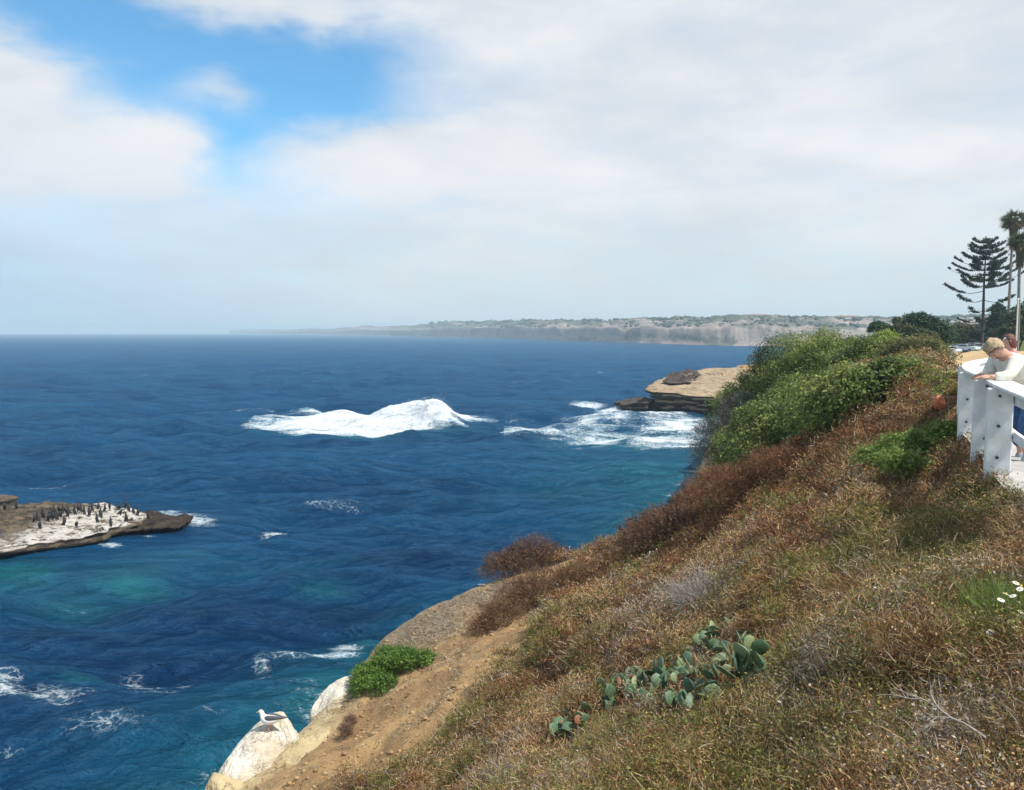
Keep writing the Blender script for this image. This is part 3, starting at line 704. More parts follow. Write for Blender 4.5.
# ------------------------------------------------------------------ sea haze
def build_haze():
    bm = bmesh.new(); bmesh.ops.create_cube(bm, size=2)
    L = 7600
    for v in bm.verts:
        v.co.x *= L; v.co.y *= L; v.co.z = -4 if v.co.z < 0 else 58
    me = bpy.data.meshes.new("haze"); bm.to_mesh(me); bm.free()
    m = bpy.data.materials.new("haze"); m.use_nodes = True; t = NT(m.node_tree); t.n.clear()
    pv = t.new('ShaderNodeVolumePrincipled'); pv.inputs['Color'].default_value = (0.66, 0.86, 1.0, 1); pv.inputs['Density'].default_value = 0.00027
    pv.inputs['Anisotropy'].default_value = 0.0
    out = t.new('ShaderNodeOutputMaterial'); t.l.new(pv.outputs[0], out.inputs['Volume'])
    me.materials.append(m); o = bpy.data.objects.new("haze", me); C.objects.link(o); tag(o, "thin pale sea haze over the bay", "haze", kind='stuff')
build_haze()

# ------------------------------------------------------------------ leaf, blade and tube builders
def leaf_mat(name, trans=.35, rough=.6, spec=.3):
    m = bpy.data.materials.new(name); m.use_nodes = True; t = NT(m.node_tree); p = t.n['Principled BSDF']
    c = t.attr('tint', True); t.l.new(c, p.inputs['Base Color']); p.inputs['Roughness'].default_value = rough
    p.inputs['Specular IOR Level'].default_value = spec
    if trans:
        tr = t.new('ShaderNodeBsdfTranslucent'); t.l.new(c, tr.inputs[0])
        mx = t.new('ShaderNodeMixShader'); mx.inputs[0].default_value = trans
        t.l.new(p.outputs[0], mx.inputs[1]); t.l.new(tr.outputs[0], mx.inputs[2])
        t.l.new(mx.outputs[0], t.n['Material Output'].inputs[0])
    return m
M_LEAF = leaf_mat("leaf"); M_DRY = leaf_mat("dry_stems", .15, .8, .1); M_WOOD = plain("bark", (0.16, 0.12, 0.09), .9, .3, 6, .5)
M_GREY = plain("dead_wood", (0.36, 0.31, 0.26), .9, .25, 8, .4)
def unit(v): return v/np.maximum(np.linalg.norm(v, axis=-1, keepdims=True), 1e-9)
def blades(base, d, L, w, bend, col, r):
    """tapered curved stems; every argument an array over n blades"""
    n = len(base); d = unit(d)
    side = unit(np.cross(d, unit(r.normal(size=(n, 3)))))
    b = r.normal(size=(n, 3))*bend[:, None]; b[:, 2] -= bend*.4
    L = L[:, None]; w = w[:, None]
    m1 = base+d*L*.5+b*L*.25; tip = base+d*L+b*L
    V = np.stack([base-side*w*.5, base+side*w*.5, m1+side*w*.38, m1-side*w*.38, tip], 1).reshape(-1, 3)
    i = np.arange(n)[:, None]*5
    cols = np.repeat(col, 5, 0).reshape(n, 5, 3)*np.array([.8, .8, 1, 1, 1.12])[None, :, None]
    return V, i+np.array([[0, 1, 2, 3]]), i+np.array([[3, 2, 4]]), cols.reshape(-1, 3)
def leaves(pos, nrm, size, col, r, asp=.5):
    n = len(pos); nrm = unit(nrm)
    a = unit(np.cross(nrm, r.normal(size=(n, 3)))); b = np.cross(nrm, a)
    s = size[:, None]
    V = np.stack([pos-a*s, pos+b*s*asp+nrm*s*.15, pos+a*s, pos-b*s*asp+nrm*s*.15], 1).reshape(-1, 3)
    i = np.arange(n)[:, None]*4
    return V, i+np.array([[0, 1, 2, 3]]), np.repeat(col, 4, 0)
def tube(path, rad, seg=6):
    path = np.array(path, float); n = len(path); rad = np.broadcast_to(np.array(rad, float), (n,))
    t = unit(np.gradient(path, axis=0)); ref = np.array([0.13, .2, 1.]) if abs(t[:, 2]).mean() < .9 else np.array([1., .1, 0])
    a = unit(np.cross(t, ref)); b = np.cross(t, a)
    th = np.linspace(0, 2*math.pi, seg, endpoint=False)
    V = path[:, None]+rad[:, None, None]*(a[:, None]*np.cos(th)[None, :, None]+b[:, None]*np.sin(th)[None, :, None])
    return V.reshape(-1, 3), grid_faces(n, seg, True)
class Acc:
    def __init__(s): s.V = []; s.F = {}; s.C = []; s.n = 0
    def add(s, V, F, col=None):
        V = np.asarray(V, float); F = np.asarray(F)
        s.V.append(V); s.F.setdefault(F.shape[1], []).append(F+s.n); s.n += len(V)
        if col is not None: s.C.append(np.broadcast_to(np.asarray(col, float), (len(V), 3)))
        return s
    def addbl(s, *a):
        V, f4, f3, c = blades(*a); k = s.n
        s.V.append(V); s.F.setdefault(4, []).append(f4+k); s.F.setdefault(3, []).append(f3+k); s.n += len(V); s.C.append(c)
    def build(s, name, mat, parent=None, smooth=True, **kw):
        return np_obj(name, np.concatenate(s.V), [np.concatenate(v) for v in s.F.values()], mat, parent, smooth=smooth, cols=np.concatenate(s.C) if s.C else None, **kw)
def pick(cols, idx): return np.array(cols)[idx]

# ------------------------------------------------------------------ brush covering the slope
BARE = [(600, 556), (590, 575), (560, 600), (536, 628), (520, 660), (486, 700), (440, 742), (390, 785), (368, 789)]
bp = []
for a in BARE:
    p = raycast(*a); bp.append((p.y, float(edge_sd(np.array([p.x]), np.array([p.y]))[0])))
bp.sort(); bp = np.array([(0, bp[0][1]+1)]+bp+[(bp[-1][0]+4, .4), (90, .3)])
def brush_ok(x, y, e, f):
    w = np.interp(y, bp[:, 0], bp[:, 1])
    return (e > w+1.2*fbm(x*.7, y*.7, 301, 4)) & (f < .08)
def mark_soil():  # where the soil is painted darker as shade below the tufts
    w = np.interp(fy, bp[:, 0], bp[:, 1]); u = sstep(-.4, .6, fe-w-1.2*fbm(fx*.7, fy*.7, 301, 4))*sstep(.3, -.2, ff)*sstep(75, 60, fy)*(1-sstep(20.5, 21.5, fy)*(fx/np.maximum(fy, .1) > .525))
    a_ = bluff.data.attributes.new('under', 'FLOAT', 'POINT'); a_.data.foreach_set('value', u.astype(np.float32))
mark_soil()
def build_brush():
    r = np.random.default_rng(21)
    N = 104000
    lr = r.uniform(math.log(2.4), math.log(78), N); th = r.uniform(-.62, .66, N)
    y = np.exp(lr)*np.cos(th); x = np.exp(lr)*np.sin(th); D = np.exp(lr)
    e = edge_sd(x, y); f = fence_sd(x, y)
    bushy = 1.25*fbm(x*.62, y*.62, 310, 4, .6)
    ok = brush_ok(x, y, e, f) & ((bushy > -.45) | (r.random(N) < .7))
    ok &= ~((y > 21.2) & (x/y > .525))
    # bare tan scar above the brown brush and gaps
    def S(px, py, rr, asp=1.5): return spot(x, y, px, py, rr, asp)
    scar = np.maximum(np.maximum(S(840, 497, 22, .8), S(880, 409, 16, 2.2)), np.maximum(S(815, 500, 16, 1), S(520, 775, 14, 1)))
    ok &= scar+.25*fbm(x*3, y*3, 5) < .62
    pear = np.maximum.reduce([S(700, 692, 60, 1), S(740, 690, 32, 1), S(655, 714, 44, .9), S(620, 716, 30, .8), S(570, 744, 30, .9)])
    ok &= (pear < .42) | (r.random(N) < .07)
    ok &= np.maximum(S(905, 464, 34, 1.1), np.maximum(S(932, 450, 24, 1.1), S(939, 416, 9, 1.5))) < .5
    # ground under the prickly pear stays open
    x, y, D, e, bushy = x[ok], y[ok], D[ok], e[ok], bushy[ok]; n = len(x)
    z = ground(x, y)
    def S(px, py, rr, asp=1.5): return spot(x, y, px, py, rr, asp)
    red = np.clip(np.maximum.reduce([S(790, 470, 95, 1.6), S(880, 440, 70), S(740, 500, 60), S(860, 430, 50), S(680, 530, 55), S(560, 590, 60), S(700, 440, 30)])*1.4, 0, 1)
    oliv = np.clip(np.maximum.reduce([S(930, 530, 90), S(860, 550, 40), S(990, 500, 60), S(420, 760, 60), S(440, 720, 40)*.8, S(1000, 640, 40)*.9, S(920, 590, 40)*.6]), 0, 1)
    green = np.clip(np.maximum.reduce([S(935, 390, 16, 2.5)*1.3, S(640, 590, 12), S(860, 560, 14)*.8, S(920, 570, 16)*.8, S(990, 600, 22)*.9, S(700, 740, 14)*.6, S(530, 740, 12)*.7, S(910, 770, 14)*.8, S(560, 770, 20)*.5, S(950, 700, 22)*.4]), 0, 1)
    grey = np.clip(np.maximum.reduce([S(700, 600, 45), S(660, 615, 40), S(820, 690, 45)*.7, S(960, 740, 50)*.8]), 0, 1)
    low = np.clip(np.maximum.reduce([S(650, 715, 60, 1.2), S(570, 745, 40, 1.2), S(710, 710, 70, 1.2)])*1.2, 0, 1)
    q = r.random(n)+.28*fbm(x*.9, y*.9, 320, 4)
    straw = np.array([(0.36, 0.225, 0.105), (0.26, 0.15, 0.072), (0.10, 0.058, 0.034), (0.45, 0.32, 0.17)])
    reds = np.array([(0.24, 0.105, 0.045), (0.165, 0.078, 0.036), (0.30, 0.155, 0.07), (0.115, 0.062, 0.034)])
    ol = np.array([(0.17, 0.17, 0.045), (0.10, 0.12, 0.03), (0.23, 0.21, 0.06), (0.15, 0.11, 0.045)])
    gr = np.array([(0.11, 0.20, 0.03), (0.16, 0.25, 0.04), (0.08, 0.15, 0.025), (0.19, 0.25, 0.05)])
    gy = np.array([(0.34, 0.29, 0.24), (0.27, 0.225, 0.18), (0.20, 0.165, 0.13), (0.40, 0.35, 0.29)])
    # choose the palette of each tuft
    pal = np.zeros(n, int); u = r.random(n)
    pal[(u < red*.92)] = 1
    u = r.random(n); pal[u < oliv*.7] = 2
    u = r.random(n); pal[u < grey*.7] = 4
    u = r.random(n); pal[u < green*.95] = 3
    u = r.random(n); pal[(u < .08+.5*sstep(.05, .5, fbm(x*.5, y*.5, 340, 3))) & (pal == 0)] = 1
    pal[(u > .95-.5*sstep(.1, .5, fbm(x*.45, y*.45, 350, 3))) & (pal < 3)] = 2
    u = r.random(n); pal[(u > .98-.3*sstep(.12, .5, fbm(x*.8, y*.8, 360, 3))) & (pal == 0)] = 4
    nb = 20
    # every tuft belongs to the nearest low mound; mounds differ in kind, height and density
    ns = 2600; sr = np.exp(r.uniform(math.log(2.2), math.log(80), ns)); st_ = r.uniform(-.64, .68, ns); sx = sr*np.sin(st_); sy = sr*np.cos(st_)
    own = np.zeros(n, int); dd = np.zeros(n)
    wx = x+.22*fbm(x*2.2, y*2.2, 371, 3); wy = y+.22*fbm(x*2.2+9, y*2.2, 372, 3)
    for a in range(0, n, 4000):
        q_ = (wx[a:a+4000, None]-sx)**2+(wy[a:a+4000, None]-sy)**2; own[a:a+4000] = q_.argmin(1); dd[a:a+4000] = np.sqrt(q_.min(1))
    size = np.clip(sr*.040, .20, 1.0)*r.uniform(.7, 1.5, ns); ht = r.uniform(.35, 1.25, ns)**1.2
    kind = r.random(ns)
    k_ = kind[own]; mix_ = r.random(n) < .86
    free = (pal == 0)
    pal[free & mix_ & (k_ < .26)] = 1
    pal[free & mix_ & (k_ > .26) & (k_ < .44)] = 2
    pal[free & mix_ & (k_ > .95)] = 4
    red_ = (pal == 1) & (red > .5); pal[red_ & mix_ & (k_ > .72)] = 0; pal[red_ & mix_ & (k_ > .9)] = 2
    shade = .88+.62*((kind*7.3) % 1.0)
    dome_h = np.sqrt(np.clip(1-(dd/size[own])**2, 0, 1))
    keep2 = (dome_h > .12) | (r.random(n) < .42)
    x, y, z, D, pal, red, low, own, dome_h = x[keep2], y[keep2], z[keep2], D[keep2], pal[keep2], red[keep2], low[keep2], own[keep2], dome_h[keep2]; bushy = bushy[keep2]; n = len(x)
    lift = .42*dome_h*ht[own]*np.clip(size[own]*2.2, .5, 1.2)*(1-np.clip(1.1*low, 0, 1))*(1-.95*sstep(1.6, .5, np.abs(fence_sd(x, y))))*np.interp(D, [2, 7, 12], [.45, .8, 1])
    h = (.14+.14*np.clip(bushy+.25, 0, 1.1)+.10*dome_h)*r.uniform(.7, 1.25, n)*(1-.55*low)
    z = z+lift*.75
    h *= np.interp(D, [2, 5, 12, 60], [.55, .8, 1, 1.25]); h[pal == 3] *= .75
    h *= 1-.3*sstep(1.2, .2, np.abs(fence_sd(x, y)))
    A = Acc()
    B = np.repeat(np.stack([x, y, z-.03], 1), nb, 0); m = n*nb
    rad = np.repeat(h, nb)
    B[:, 0] += r.normal(0, .16, m)*rad; B[:, 1] += r.normal(0, .16, m)*rad
    # two kinds of stem: those that rise from the ground and twigs that start higher in the tuft
    hi = r.random(m) < .74
    dome = unit(np.stack([r.normal(0, .75, m), r.normal(0, .75, m), np.abs(r.normal(.8, .5, m))], 1))
    st = dome*rad[:, None]*r.uniform(.25, .85, m)[:, None]
    B[hi] += st[hi]
    d = dome+r.normal(0, .35, (m, 3)); d[hi] = dome[hi]*.5+r.normal(0, .75, (hi.sum(), 3)); d[:, 2] = np.abs(d[:, 2])+.05
    L = rad*r.uniform(.4, .85, m); L[hi] *= .5
    Dm = np.repeat(D, nb); w = np.maximum(.0034, Dm*.00078)*r.uniform(.6, 1.4, m)
    p = np.repeat(pal, nb); k = r.integers(0, 4, m)
    ALL = np.stack([straw, reds, ol, gr, gy]); col = ALL[p, k]*r.uniform(.75, 1.25, (m, 1))*np.repeat(shade[own], nb)[:, None]
    # a few sun-bleached straws everywhere
    bl = r.random(m) < .05; col[bl] = np.array([.46, .38, .26])*r.uniform(.8, 1.1, (bl.sum(), 1)); L[bl] *= 1.4
    A.addbl(B, d, L, w, r.uniform(.05, .3, m), col, r)
    # dry seed heads and tiny leaves give the mounds a grain
    nl = 5; ml = n*nl; rl = np.repeat(h, nl)
    dl = unit(np.stack([r.normal(0, .8, ml), r.normal(0, .8, ml), np.abs(r.normal(.7, .5, ml))], 1))
    P = np.repeat(np.stack([x, y, z], 1), nl, 0)+dl*rl[:, None]*r.uniform(.55, 1.15, ml)[:, None]
    pl = np.repeat(pal, nl); cl = ALL[pl, r.integers(0, 4, ml)]*r.uniform(.7, 1.3, (ml, 1))*np.repeat(shade[own], nl)[:, None]
    sz = np.maximum(.007, np.repeat(D, nl)*.0008)*r.uniform(.6, 1.5, ml)*np.where(pl >= 2, 1.35, 1)
    V, fq, cc = leaves(P, dl+r.normal(0, .8, (ml, 3)), sz, cl, r, .6); A.add(V, fq, cc)
    o = A.build("dry_brush", M_DRY); tag(o, "dry brown brush and straw coloured grass covering the slope", "brush", kind='stuff')
    # small litter and clods on the bare soil
    N = 30000; lr = r.uniform(math.log(12), math.log(46), N); th = r.uniform(-.45, .3, N)
    y = np.exp(lr)*np.cos(th); x = np.exp(lr)*np.sin(th); e = edge_sd(x, y); f = fence_sd(x, y)
    lit = np.clip(spot(x, y, 425, 625, 42)+spot(x, y, 460, 600, 36)+spot(x, y, 395, 640, 26), 0, 1)
    ok = (e > .5) & ~brush_ok(x, y, e, f) & ((lit > .25) | (r.random(N) < .05+.3*(fbm(x*.9, y*.9, 330, 3) > .12)))
    x, y, lit = x[ok], y[ok], lit[ok]; n = len(x); nb = 5; m = n*nb
    z = ground(x, y); B = np.repeat(np.stack([x, y, z+.005], 1), nb, 0)+r.normal(0, .07, (m, 3))*[1, 1, .1]
    d = r.normal(size=(m, 3)); d[:, 2] = np.abs(d[:, 2])*.35
    l2 = np.repeat(lit, nb)
    col = np.where((r.random(m) < .55)[:, None], np.array([.40, .34, .25]), np.array([.20, .14, .08]))*r.uniform(.7, 1.2, (m, 1))
    A = Acc(); A.addbl(B, d, r.uniform(.05, .22, m), np.full(m, .018), r.uniform(0, .25, m), col, r)
    o = A.build("ground_litter", M_DRY); tag(o, "dead grey stems and litter on the bare tan soil near the edge", "litter", kind='stuff')
build_brush()
def build_clods():
    r = np.random.default_rng(88); bm = bmesh.new(); bmesh.ops.create_icosphere(bm, subdivisions=1, radius=1)
    iv = np.array([v.co[:] for v in bm.verts]); jf = np.array([[v.index for v in f.verts] for f in bm.faces]); bm.free()
    N = 5200; lr = r.uniform(math.log(13), math.log(42), N); th = r.uniform(-.45, .2, N); y = np.exp(lr)*np.cos(th); x = np.exp(lr)*np.sin(th)
    e = edge_sd(x, y); f = fence_sd(x, y); k = (e > .1) & ~brush_ok(x, y, e, f); x, y = x[k], y[k]; z = ground(x, y); A = Acc()
    for i in range(len(x)):
        s = .012+.05*r.random()**3.5
        A.add(np.array([x[i], y[i], z[i]+s*.3])+iv*r.uniform(.7, 1.3, (len(iv), 1))*[s*1.2, s, s*.7], jf)
    o = A.build("soil_clods", M_CLOD, smooth=False); tag(o, "loose clods and pebbles scattered on the bare tan soil", "clods", kind='stuff')
M_CLOD = plain("clod", (0.33, 0.21, 0.10), .95, .35, 3, .3)
build_clods()

# ------------------------------------------------------------------ shrubs with a shape of their own
def shrub(name, label, cat, lumps, n, size, cols, seed, mat=M_LEAF, stemmat=M_WOOD, stems=7, group=None, twig=0.0, stem_r=.035, part='crown', inner=.35, clump=1.1, twig_col=(.36, .31, .27)):
    """lumps: (centre Vector, rx, rz); leaves gather near the surface of the union"""
    r = np.random.default_rng(seed)
    cs = np.array([[*l[0]] for l in lumps]); rx = np.array([l[1] for l in lumps]); rz = np.array([l[2] for l in lumps])
    base = Vector((cs[:, 0].mean(), cs[:, 1].mean(), 0)); base.z = gz(base.x, base.y)
    root = empty(name, base); tag(root, label, cat, group)
    b0 = np.array(base)
    pr = rx**2; pr = pr/pr.sum(); k = r.choice(len(lumps), n, p=pr)
    d = unit(r.normal(size=(n, 3))); d[:, 2] = np.where(d[:, 2] < -.35, -d[:, 2], d[:, 2])
    R = np.where(r.random(n) < inner, r.uniform(.45, .95, n), r.normal(.97, .07, n))
    nz = fbm(d[:, 0]*2.2+k*3.1, d[:, 1]*2.2+d[:, 2]*2.7, seed, 4, .6)
    R = R*(1+.36*nz+.22*fbm(d[:, 0]*6+k*3.1, d[:, 1]*6+d[:, 2]*6.7, seed+4, 3))
    P = cs[k]+d*np.stack([rx[k], rx[k], rz[k]], 1)*R[:, None]
    P += .12*size*r.normal(size=(n, 3))
    # ragged gaps
    g = fbm(P[:, 0]*clump+P[:, 2]*.7, P[:, 1]*clump-P[:, 2]*clump, seed+9, 4, .6)
    keep = (g > -.33) & (P[:, 2] > ground(P[:, 0], P[:, 1])-.05); P, d, k, g = P[keep], d[keep], k[keep], g[keep]; n = len(P)
    c2 = fbm(P[:, 0]*clump*.8+5, P[:, 1]*clump*.8+P[:, 2]*clump, seed+19, 3, .6)  # shading painted through leaf tint: noise makes lighter and darker clumps
    cols = np.array(cols); ci = np.clip((.5+.9*c2+r.normal(0, .22, n))*len(cols), 0, len(cols)-1).astype(int)
    col = cols[ci]*r.uniform(.78, 1.25, (n, 1))
    A = Acc()
    isT = r.random(n) < twig
    if (~isT).any():
        q = ~isT; nn = d[q]+r.normal(0, .75, (q.sum(), 3)); nn[:, 2] += .5
        V, f, c = leaves(P[q]-b0, nn, size*r.uniform(.6, 1.35, q.sum()), col[q], r, .48); A.add(V, f, c)
    if isT.any():
        q = isT; mt = q.sum()
        A.addbl(P[q]-b0-d[q]*size*2, d[q]+r.normal(0, .6, (mt, 3))+[0, 0, .3], size*r.uniform(3, 7, mt), size*r.uniform(.09, .2, mt)*1.4, r.uniform(.05, .3, mt), (np.array(twig_col) if twig < 1 else cols[ci[q]])*r.uniform(.6, 1.2, (mt, 1)), r)
    A.build(part, mat, root)
    if stems:
        S = Acc()
        for i in range(stems):
            j = r.integers(len(lumps)); c = cs[j]-b0
            st = np.array([c[0]*.55, c[1]*.55, 0]); st[2] = gz(b0[0]+st[0], b0[1]+st[1])-b0[2]-.1
            e_ = c+unit(r.normal(size=3)+[0, 0, .6])*rx[j]*r.uniform(.3, .8)
            mid = st*.5+e_*.5+r.normal(size=3)*.12*rx[j]
            V, f = tube([st, mid*.6+st*.4, mid, e_*.6+mid*.4, e_], np.array([1, .85, .65, .45, .15])*stem_r, 6); S.add(V, f)
        S.build("stem", stemmat, root)
    return root
GREENS = [(0.036, 0.062, 0.018), (0.078, 0.125, 0.030), (0.13, 0.185, 0.042), (0.19, 0.25, 0.055), (0.27, 0.31, 0.085)]
def L(px, py, Y, r, rz=None): return (at(px, py, Y), r, rz or r)
shrub("green_shrub", "large dense green shrub filling the bluff top between headland and fence", "shrub",
      [L(757, 410, 47, 1.9, 2.0), L(778, 394, 47, 2.3, 2.0), L(800, 378, 45, 2.4, 2.2), L(830, 372, 43, 2.1, 1.9), L(858, 374, 39, 1.6, 1.5), L(800, 412, 41, 2.0, 1.9), L(842, 395, 36, 1.4, 1.3), L(770, 428, 43, 1.9, 1.7), L(880, 372, 37, 1.5, 1.5), L(745, 420, 48, 2.2), L(868, 392, 32, 1.0), L(806, 374, 52, 1.7), L(828, 362, 50, 1.5), L(852, 358, 46, 1.2)]+[(raycast(px, py)+Vector((0, 0, h*.25)), w, h) for px, py, w, h in ((742, 466, 1.2, 1.2), (762, 456, 1.4, 1.5), (785, 449, 1.3, 1.4), (808, 440, 1.2, 1.3), (830, 430, 1.1, 1.2), (852, 420, 1.0, 1.1), (875, 406, .8, .9), (895, 396, .7, .8))],
      190000, .062, GREENS, 401, stems=26, stem_r=.07, clump=.9, twig=.07, twig_col=(.24, .21, .15))
shrub("green_shrub", "bright yellow green shrub top rising right of the large green shrub", "shrub",
      [L(884, 355, 38, 1.0, 1.0), L(900, 362, 36, 1.1, 1.0), L(872, 362, 38, 1.0)], 26000, .058, GREENS[2:]+[(0.21, 0.30, 0.05)], 402, stems=8, stem_r=.05)
shrub("bare_shrub", "grey leafless twiggy shrub on the cliff side of the green shrub", "shrub",
      [L(718, 440, 48, 1.75, 1.5), L(735, 432, 46, 1.6, 1.4), L(712, 458, 47, 1.4, 1.1), L(740, 410, 46, 1.2, 1.0), L(740, 455, 44, 1.1)], 20000, .06, [(0.06, 0.08, 0.03), (0.10, 0.12, 0.04)], 403, stemmat=M_GREY, stems=40, twig=.80, inner=.6, twig_col=(.33, .285, .26), part='twigs')
shrub("olive_shrub", "dull olive shrub between the green shrub and the white fence", "shrub",
      [L(915, 368, 35, 1.4, 1.3), L(926, 362, 38, 1.1, 1.1), L(905, 380, 30, .9), L(926, 378, 30, .7, .8), L(922, 390, 26, .5)], 22000, .06, [(0.07, 0.085, 0.025), (0.12, 0.125, 0.035), (0.165, 0.165, 0.05), (0.20, 0.17, 0.08)], 404, stems=8, twig=.18, twig_col=(.22, .18, .10))
shrub("green_shrub", "low bright green leafy clump in the brown brush below the fence", "shrub",
      [(raycast(px, py)+Vector((0, 0, .12)), rr, .28) for px, py, rr in ((890, 468, .6), (912, 458, .6), (932, 450, .5), (905, 475, .45), (948, 443, .35), (875, 472, .3))], 15000, .035, GREENS[2:], 405, stems=4, stem_r=.01, twig=.4, twig_col=(.13, .24, .04))
shrub("succulent_shrub", "bright green fleshy clump at the cliff edge above the white boulder", "shrub",
      [(raycast(px, py)+Vector((0, 0, dz)), rr, rr*.8) for px, py, rr, dz in ((372, 684, .55, .2), (392, 674, .6, .28), (408, 668, .45, .2), (382, 690, .4, .1), (364, 690, .4, .1), (426, 662, .3, .05))], 15000, .04, [(0.05, 0.10, 0.02), (0.10, 0.19, 0.03), (0.15, 0.25, 0.04)], 406, stems=5, stem_r=.015, twig=.5, twig_col=(.12, .22, .04))
BR = [(0.13, 0.075, 0.045), (0.09, 0.055, 0.036), (0.175, 0.10, 0.055), (0.07, 0.06, 0.03)]
def dome(px, py, w, h, Y=None):
    p = raycast(px, py); return (p+Vector((0, 0, h*.15)), w, h)
shrub("dry_shrub", "rounded dark brown shrub standing out against the sea on the cliff edge", "shrub",
      [L(507, 571, 31, 1.05, .75), L(530, 564, 31.5, 1.2, 1.0), L(551, 563, 32, .85, .75)], 17000, .045, BR, 411, mat=M_DRY, stems=10, twig=.75, twig_col=(.17, .105, .07), stem_r=.025, inner=.5)
shrub("dry_shrub", "dark brown shrub at the cliff edge just left of the red brown brush", "shrub",
      [dome(650, 548, 1.1, 1.0), dome(668, 546, 1.1, 1.0), dome(684, 538, 1.0, .8)], 18000, .05, BR, 412, mat=M_DRY, stems=10, twig=.75, twig_col=(.18, .105, .07), stem_r=.025, inner=.5)
shrub("dry_shrub", "small grey brown shrub low on the cliff edge above the water", "shrub",
      [dome(426, 608, .5, .45), dome(416, 612, .4, .3)], 4500, .035, BR, 413, mat=M_DRY, stems=5, twig=.8, twig_col=(.25, .18, .13), stem_r=.012, inner=.5)
shrub("dry_shrub", "long brown shrub spilling down toward the grey litter", "shrub",
      [dome(500, 624, .8, .6), dome(520, 610, 1.0, .75), dome(545, 598, 1.1, .8), dome(485, 632, .5, .4), dome(575, 592, 1.0, .7)], 22000, .04, [(0.16, 0.085, 0.045), (0.11, 0.065, 0.036), (0.20, 0.12, 0.06)], 414, mat=M_DRY, stems=8, twig=.85, twig_col=(.21, .125, .075), stem_r=.02, inner=.5)
shrub("dry_shrub", "little dead tuft on the bare tan soil below the bright clump", "shrub",
      [dome(347, 736, .22, .3), dome(350, 726, .2, .25)], 1500, .03, BR, 415, mat=M_DRY, stems=3, twig=.9, twig_col=(.24, .16, .11), stem_r=.01, inner=.6)
shrub("dry_shrub", "reddish brown bank of shrub under the grey twiggy shrub", "shrub",
      [dome(715, 505, 1.2, .7), dome(745, 494, 1.3, .75), dome(700, 514, .9, .6), dome(790, 474, 1.1, .6)], 26000, .045, [(0.20, 0.095, 0.045), (0.14, 0.075, 0.036), (0.25, 0.13, 0.06)], 416, mat=M_DRY, stems=8, twig=.9, twig_col=(.24, .13, .07), stem_r=.02, inner=.5)
shrub("grey_shrub", "silvery grey dead shrub in the brush above the prickly pears", "shrub",
      [dome(705, 612, .5, .42), dome(688, 606, .4, .35)], 3600, .028, [(0.3, 0.26, 0.22), (0.2, 0.17, 0.14)], 417, mat=M_DRY, stems=6, twig=.95, twig_col=(.36, .31, .27), stem_r=.01, stemmat=M_GREY, inner=.6)

# ------------------------------------------------------------------ prickly pears
def pad_mesh(seed):
    r = np.random.default_rng(seed); nu, nv = 14, 9
    V = []
    for i in range(nv):
        f = i/(nv-1); h = f
        w = .5*math.sin(math.pi*min(1, f*.96+.04))**.75*(.55+.45*f)*1.15
        for j in range(nu):
            a = 2*math.pi*j/nu
            V.append((w*math.cos(a)*(1+.05*r.normal()), .12*w*1.6*math.sin(a), h))
    return np.array(V), grid_faces(nv, nu, True)
m, t_, p_ = principled("cactus_pad")
_v = t_.new('ShaderNodeTexCoord').outputs['Object']; _oi = t_.new('ShaderNodeObjectInfo').outputs['Random']
_c = t_.mix(t_.ramp(t_.noise(_v, 6, 4), .3, .7), (0.055, 0.105, 0.052), (0.105, 0.17, 0.085))
_c = t_.mix(t_.ramp(_oi, .55, 1.0), _c, (0.24, 0.30, 0.14))
vor = t_.new('ShaderNodeTexVoronoi'); t_.l.new(_v, vor.inputs['Vector']); vor.inputs['Scale'].default_value = 9
_c = t_.mix(t_.ramp(vor.outputs['Distance'], .16, .08), _c, (0.05, 0.06, 0.03))
t_.l.new(_c, p_.inputs['Base Color']); p_.inputs['Roughness'].default_value = .55
M_PAD = m
M_PADRED = plain("dead_pad", (0.28, 0.12, 0.07), .8, .3, 6)
_pv = [pad_mesh(i) for i in range(3)]
_pme = []
for i, (V, Fc) in enumerate(_pv):
    o = np_obj("pad", V, Fc, M_PAD); _pme.append(o.data); bpy.data.objects.remove(o)
_pmd = _pme[0].copy(); _pmd.materials.clear(); _pmd.materials.append(M_PADRED)
def prickly(label, spots, npads, seed, smin=.125, smax=.195):
    r = random.Random(seed)
    b = raycast(*spots[0][:2]); root = empty("prickly_pear", b); tag(root, label, "prickly pear", "prickly pears in the dry brush")
    placed = []
    n = 0
    while n < npads:
        px, py, s = spots[r.randrange(len(spots))]
        if placed and r.random() < .62:
            pos, up, sz = placed[r.randrange(len(placed))]
            base = pos+up*sz*r.uniform(.8, .98)+Vector((r.uniform(-.5, .5), r.uniform(-.3, .3), 0))*sz*.6
            if base.z-gz(base.x, base.y) > .40*s or min((base-raycast(a, b_)).length for a, b_, _ in spots) > .40: continue
        else:
            c = raycast(px+r.gauss(0, 9), py+r.gauss(0, 6)); base = c+Vector((0, 0, r.uniform(.02, .28)*s))
        up = Vector((r.gauss(-.1, .5), r.gauss(-.1, .5), r.uniform(.5, 1.3))).normalized()
        sz = r.uniform(smin, smax)
        o = bpy.data.objects.new("pad", r.choice(_pme) if r.random() > .025 else _pmd); C.objects.link(o); o.parent = root
        q = up.to_track_quat('Z', 'Y') @ Matrix.Rotation(r.uniform(-1.1, 1.1)-.3, 4, 'Z').to_quaternion()
        o.rotation_mode = 'QUATERNION'; o.rotation_quaternion = q; o.location = base-b
        o.scale = (sz*r.uniform(.85, 1.15), sz, sz)
        placed.append((base, up, sz)); n += 1
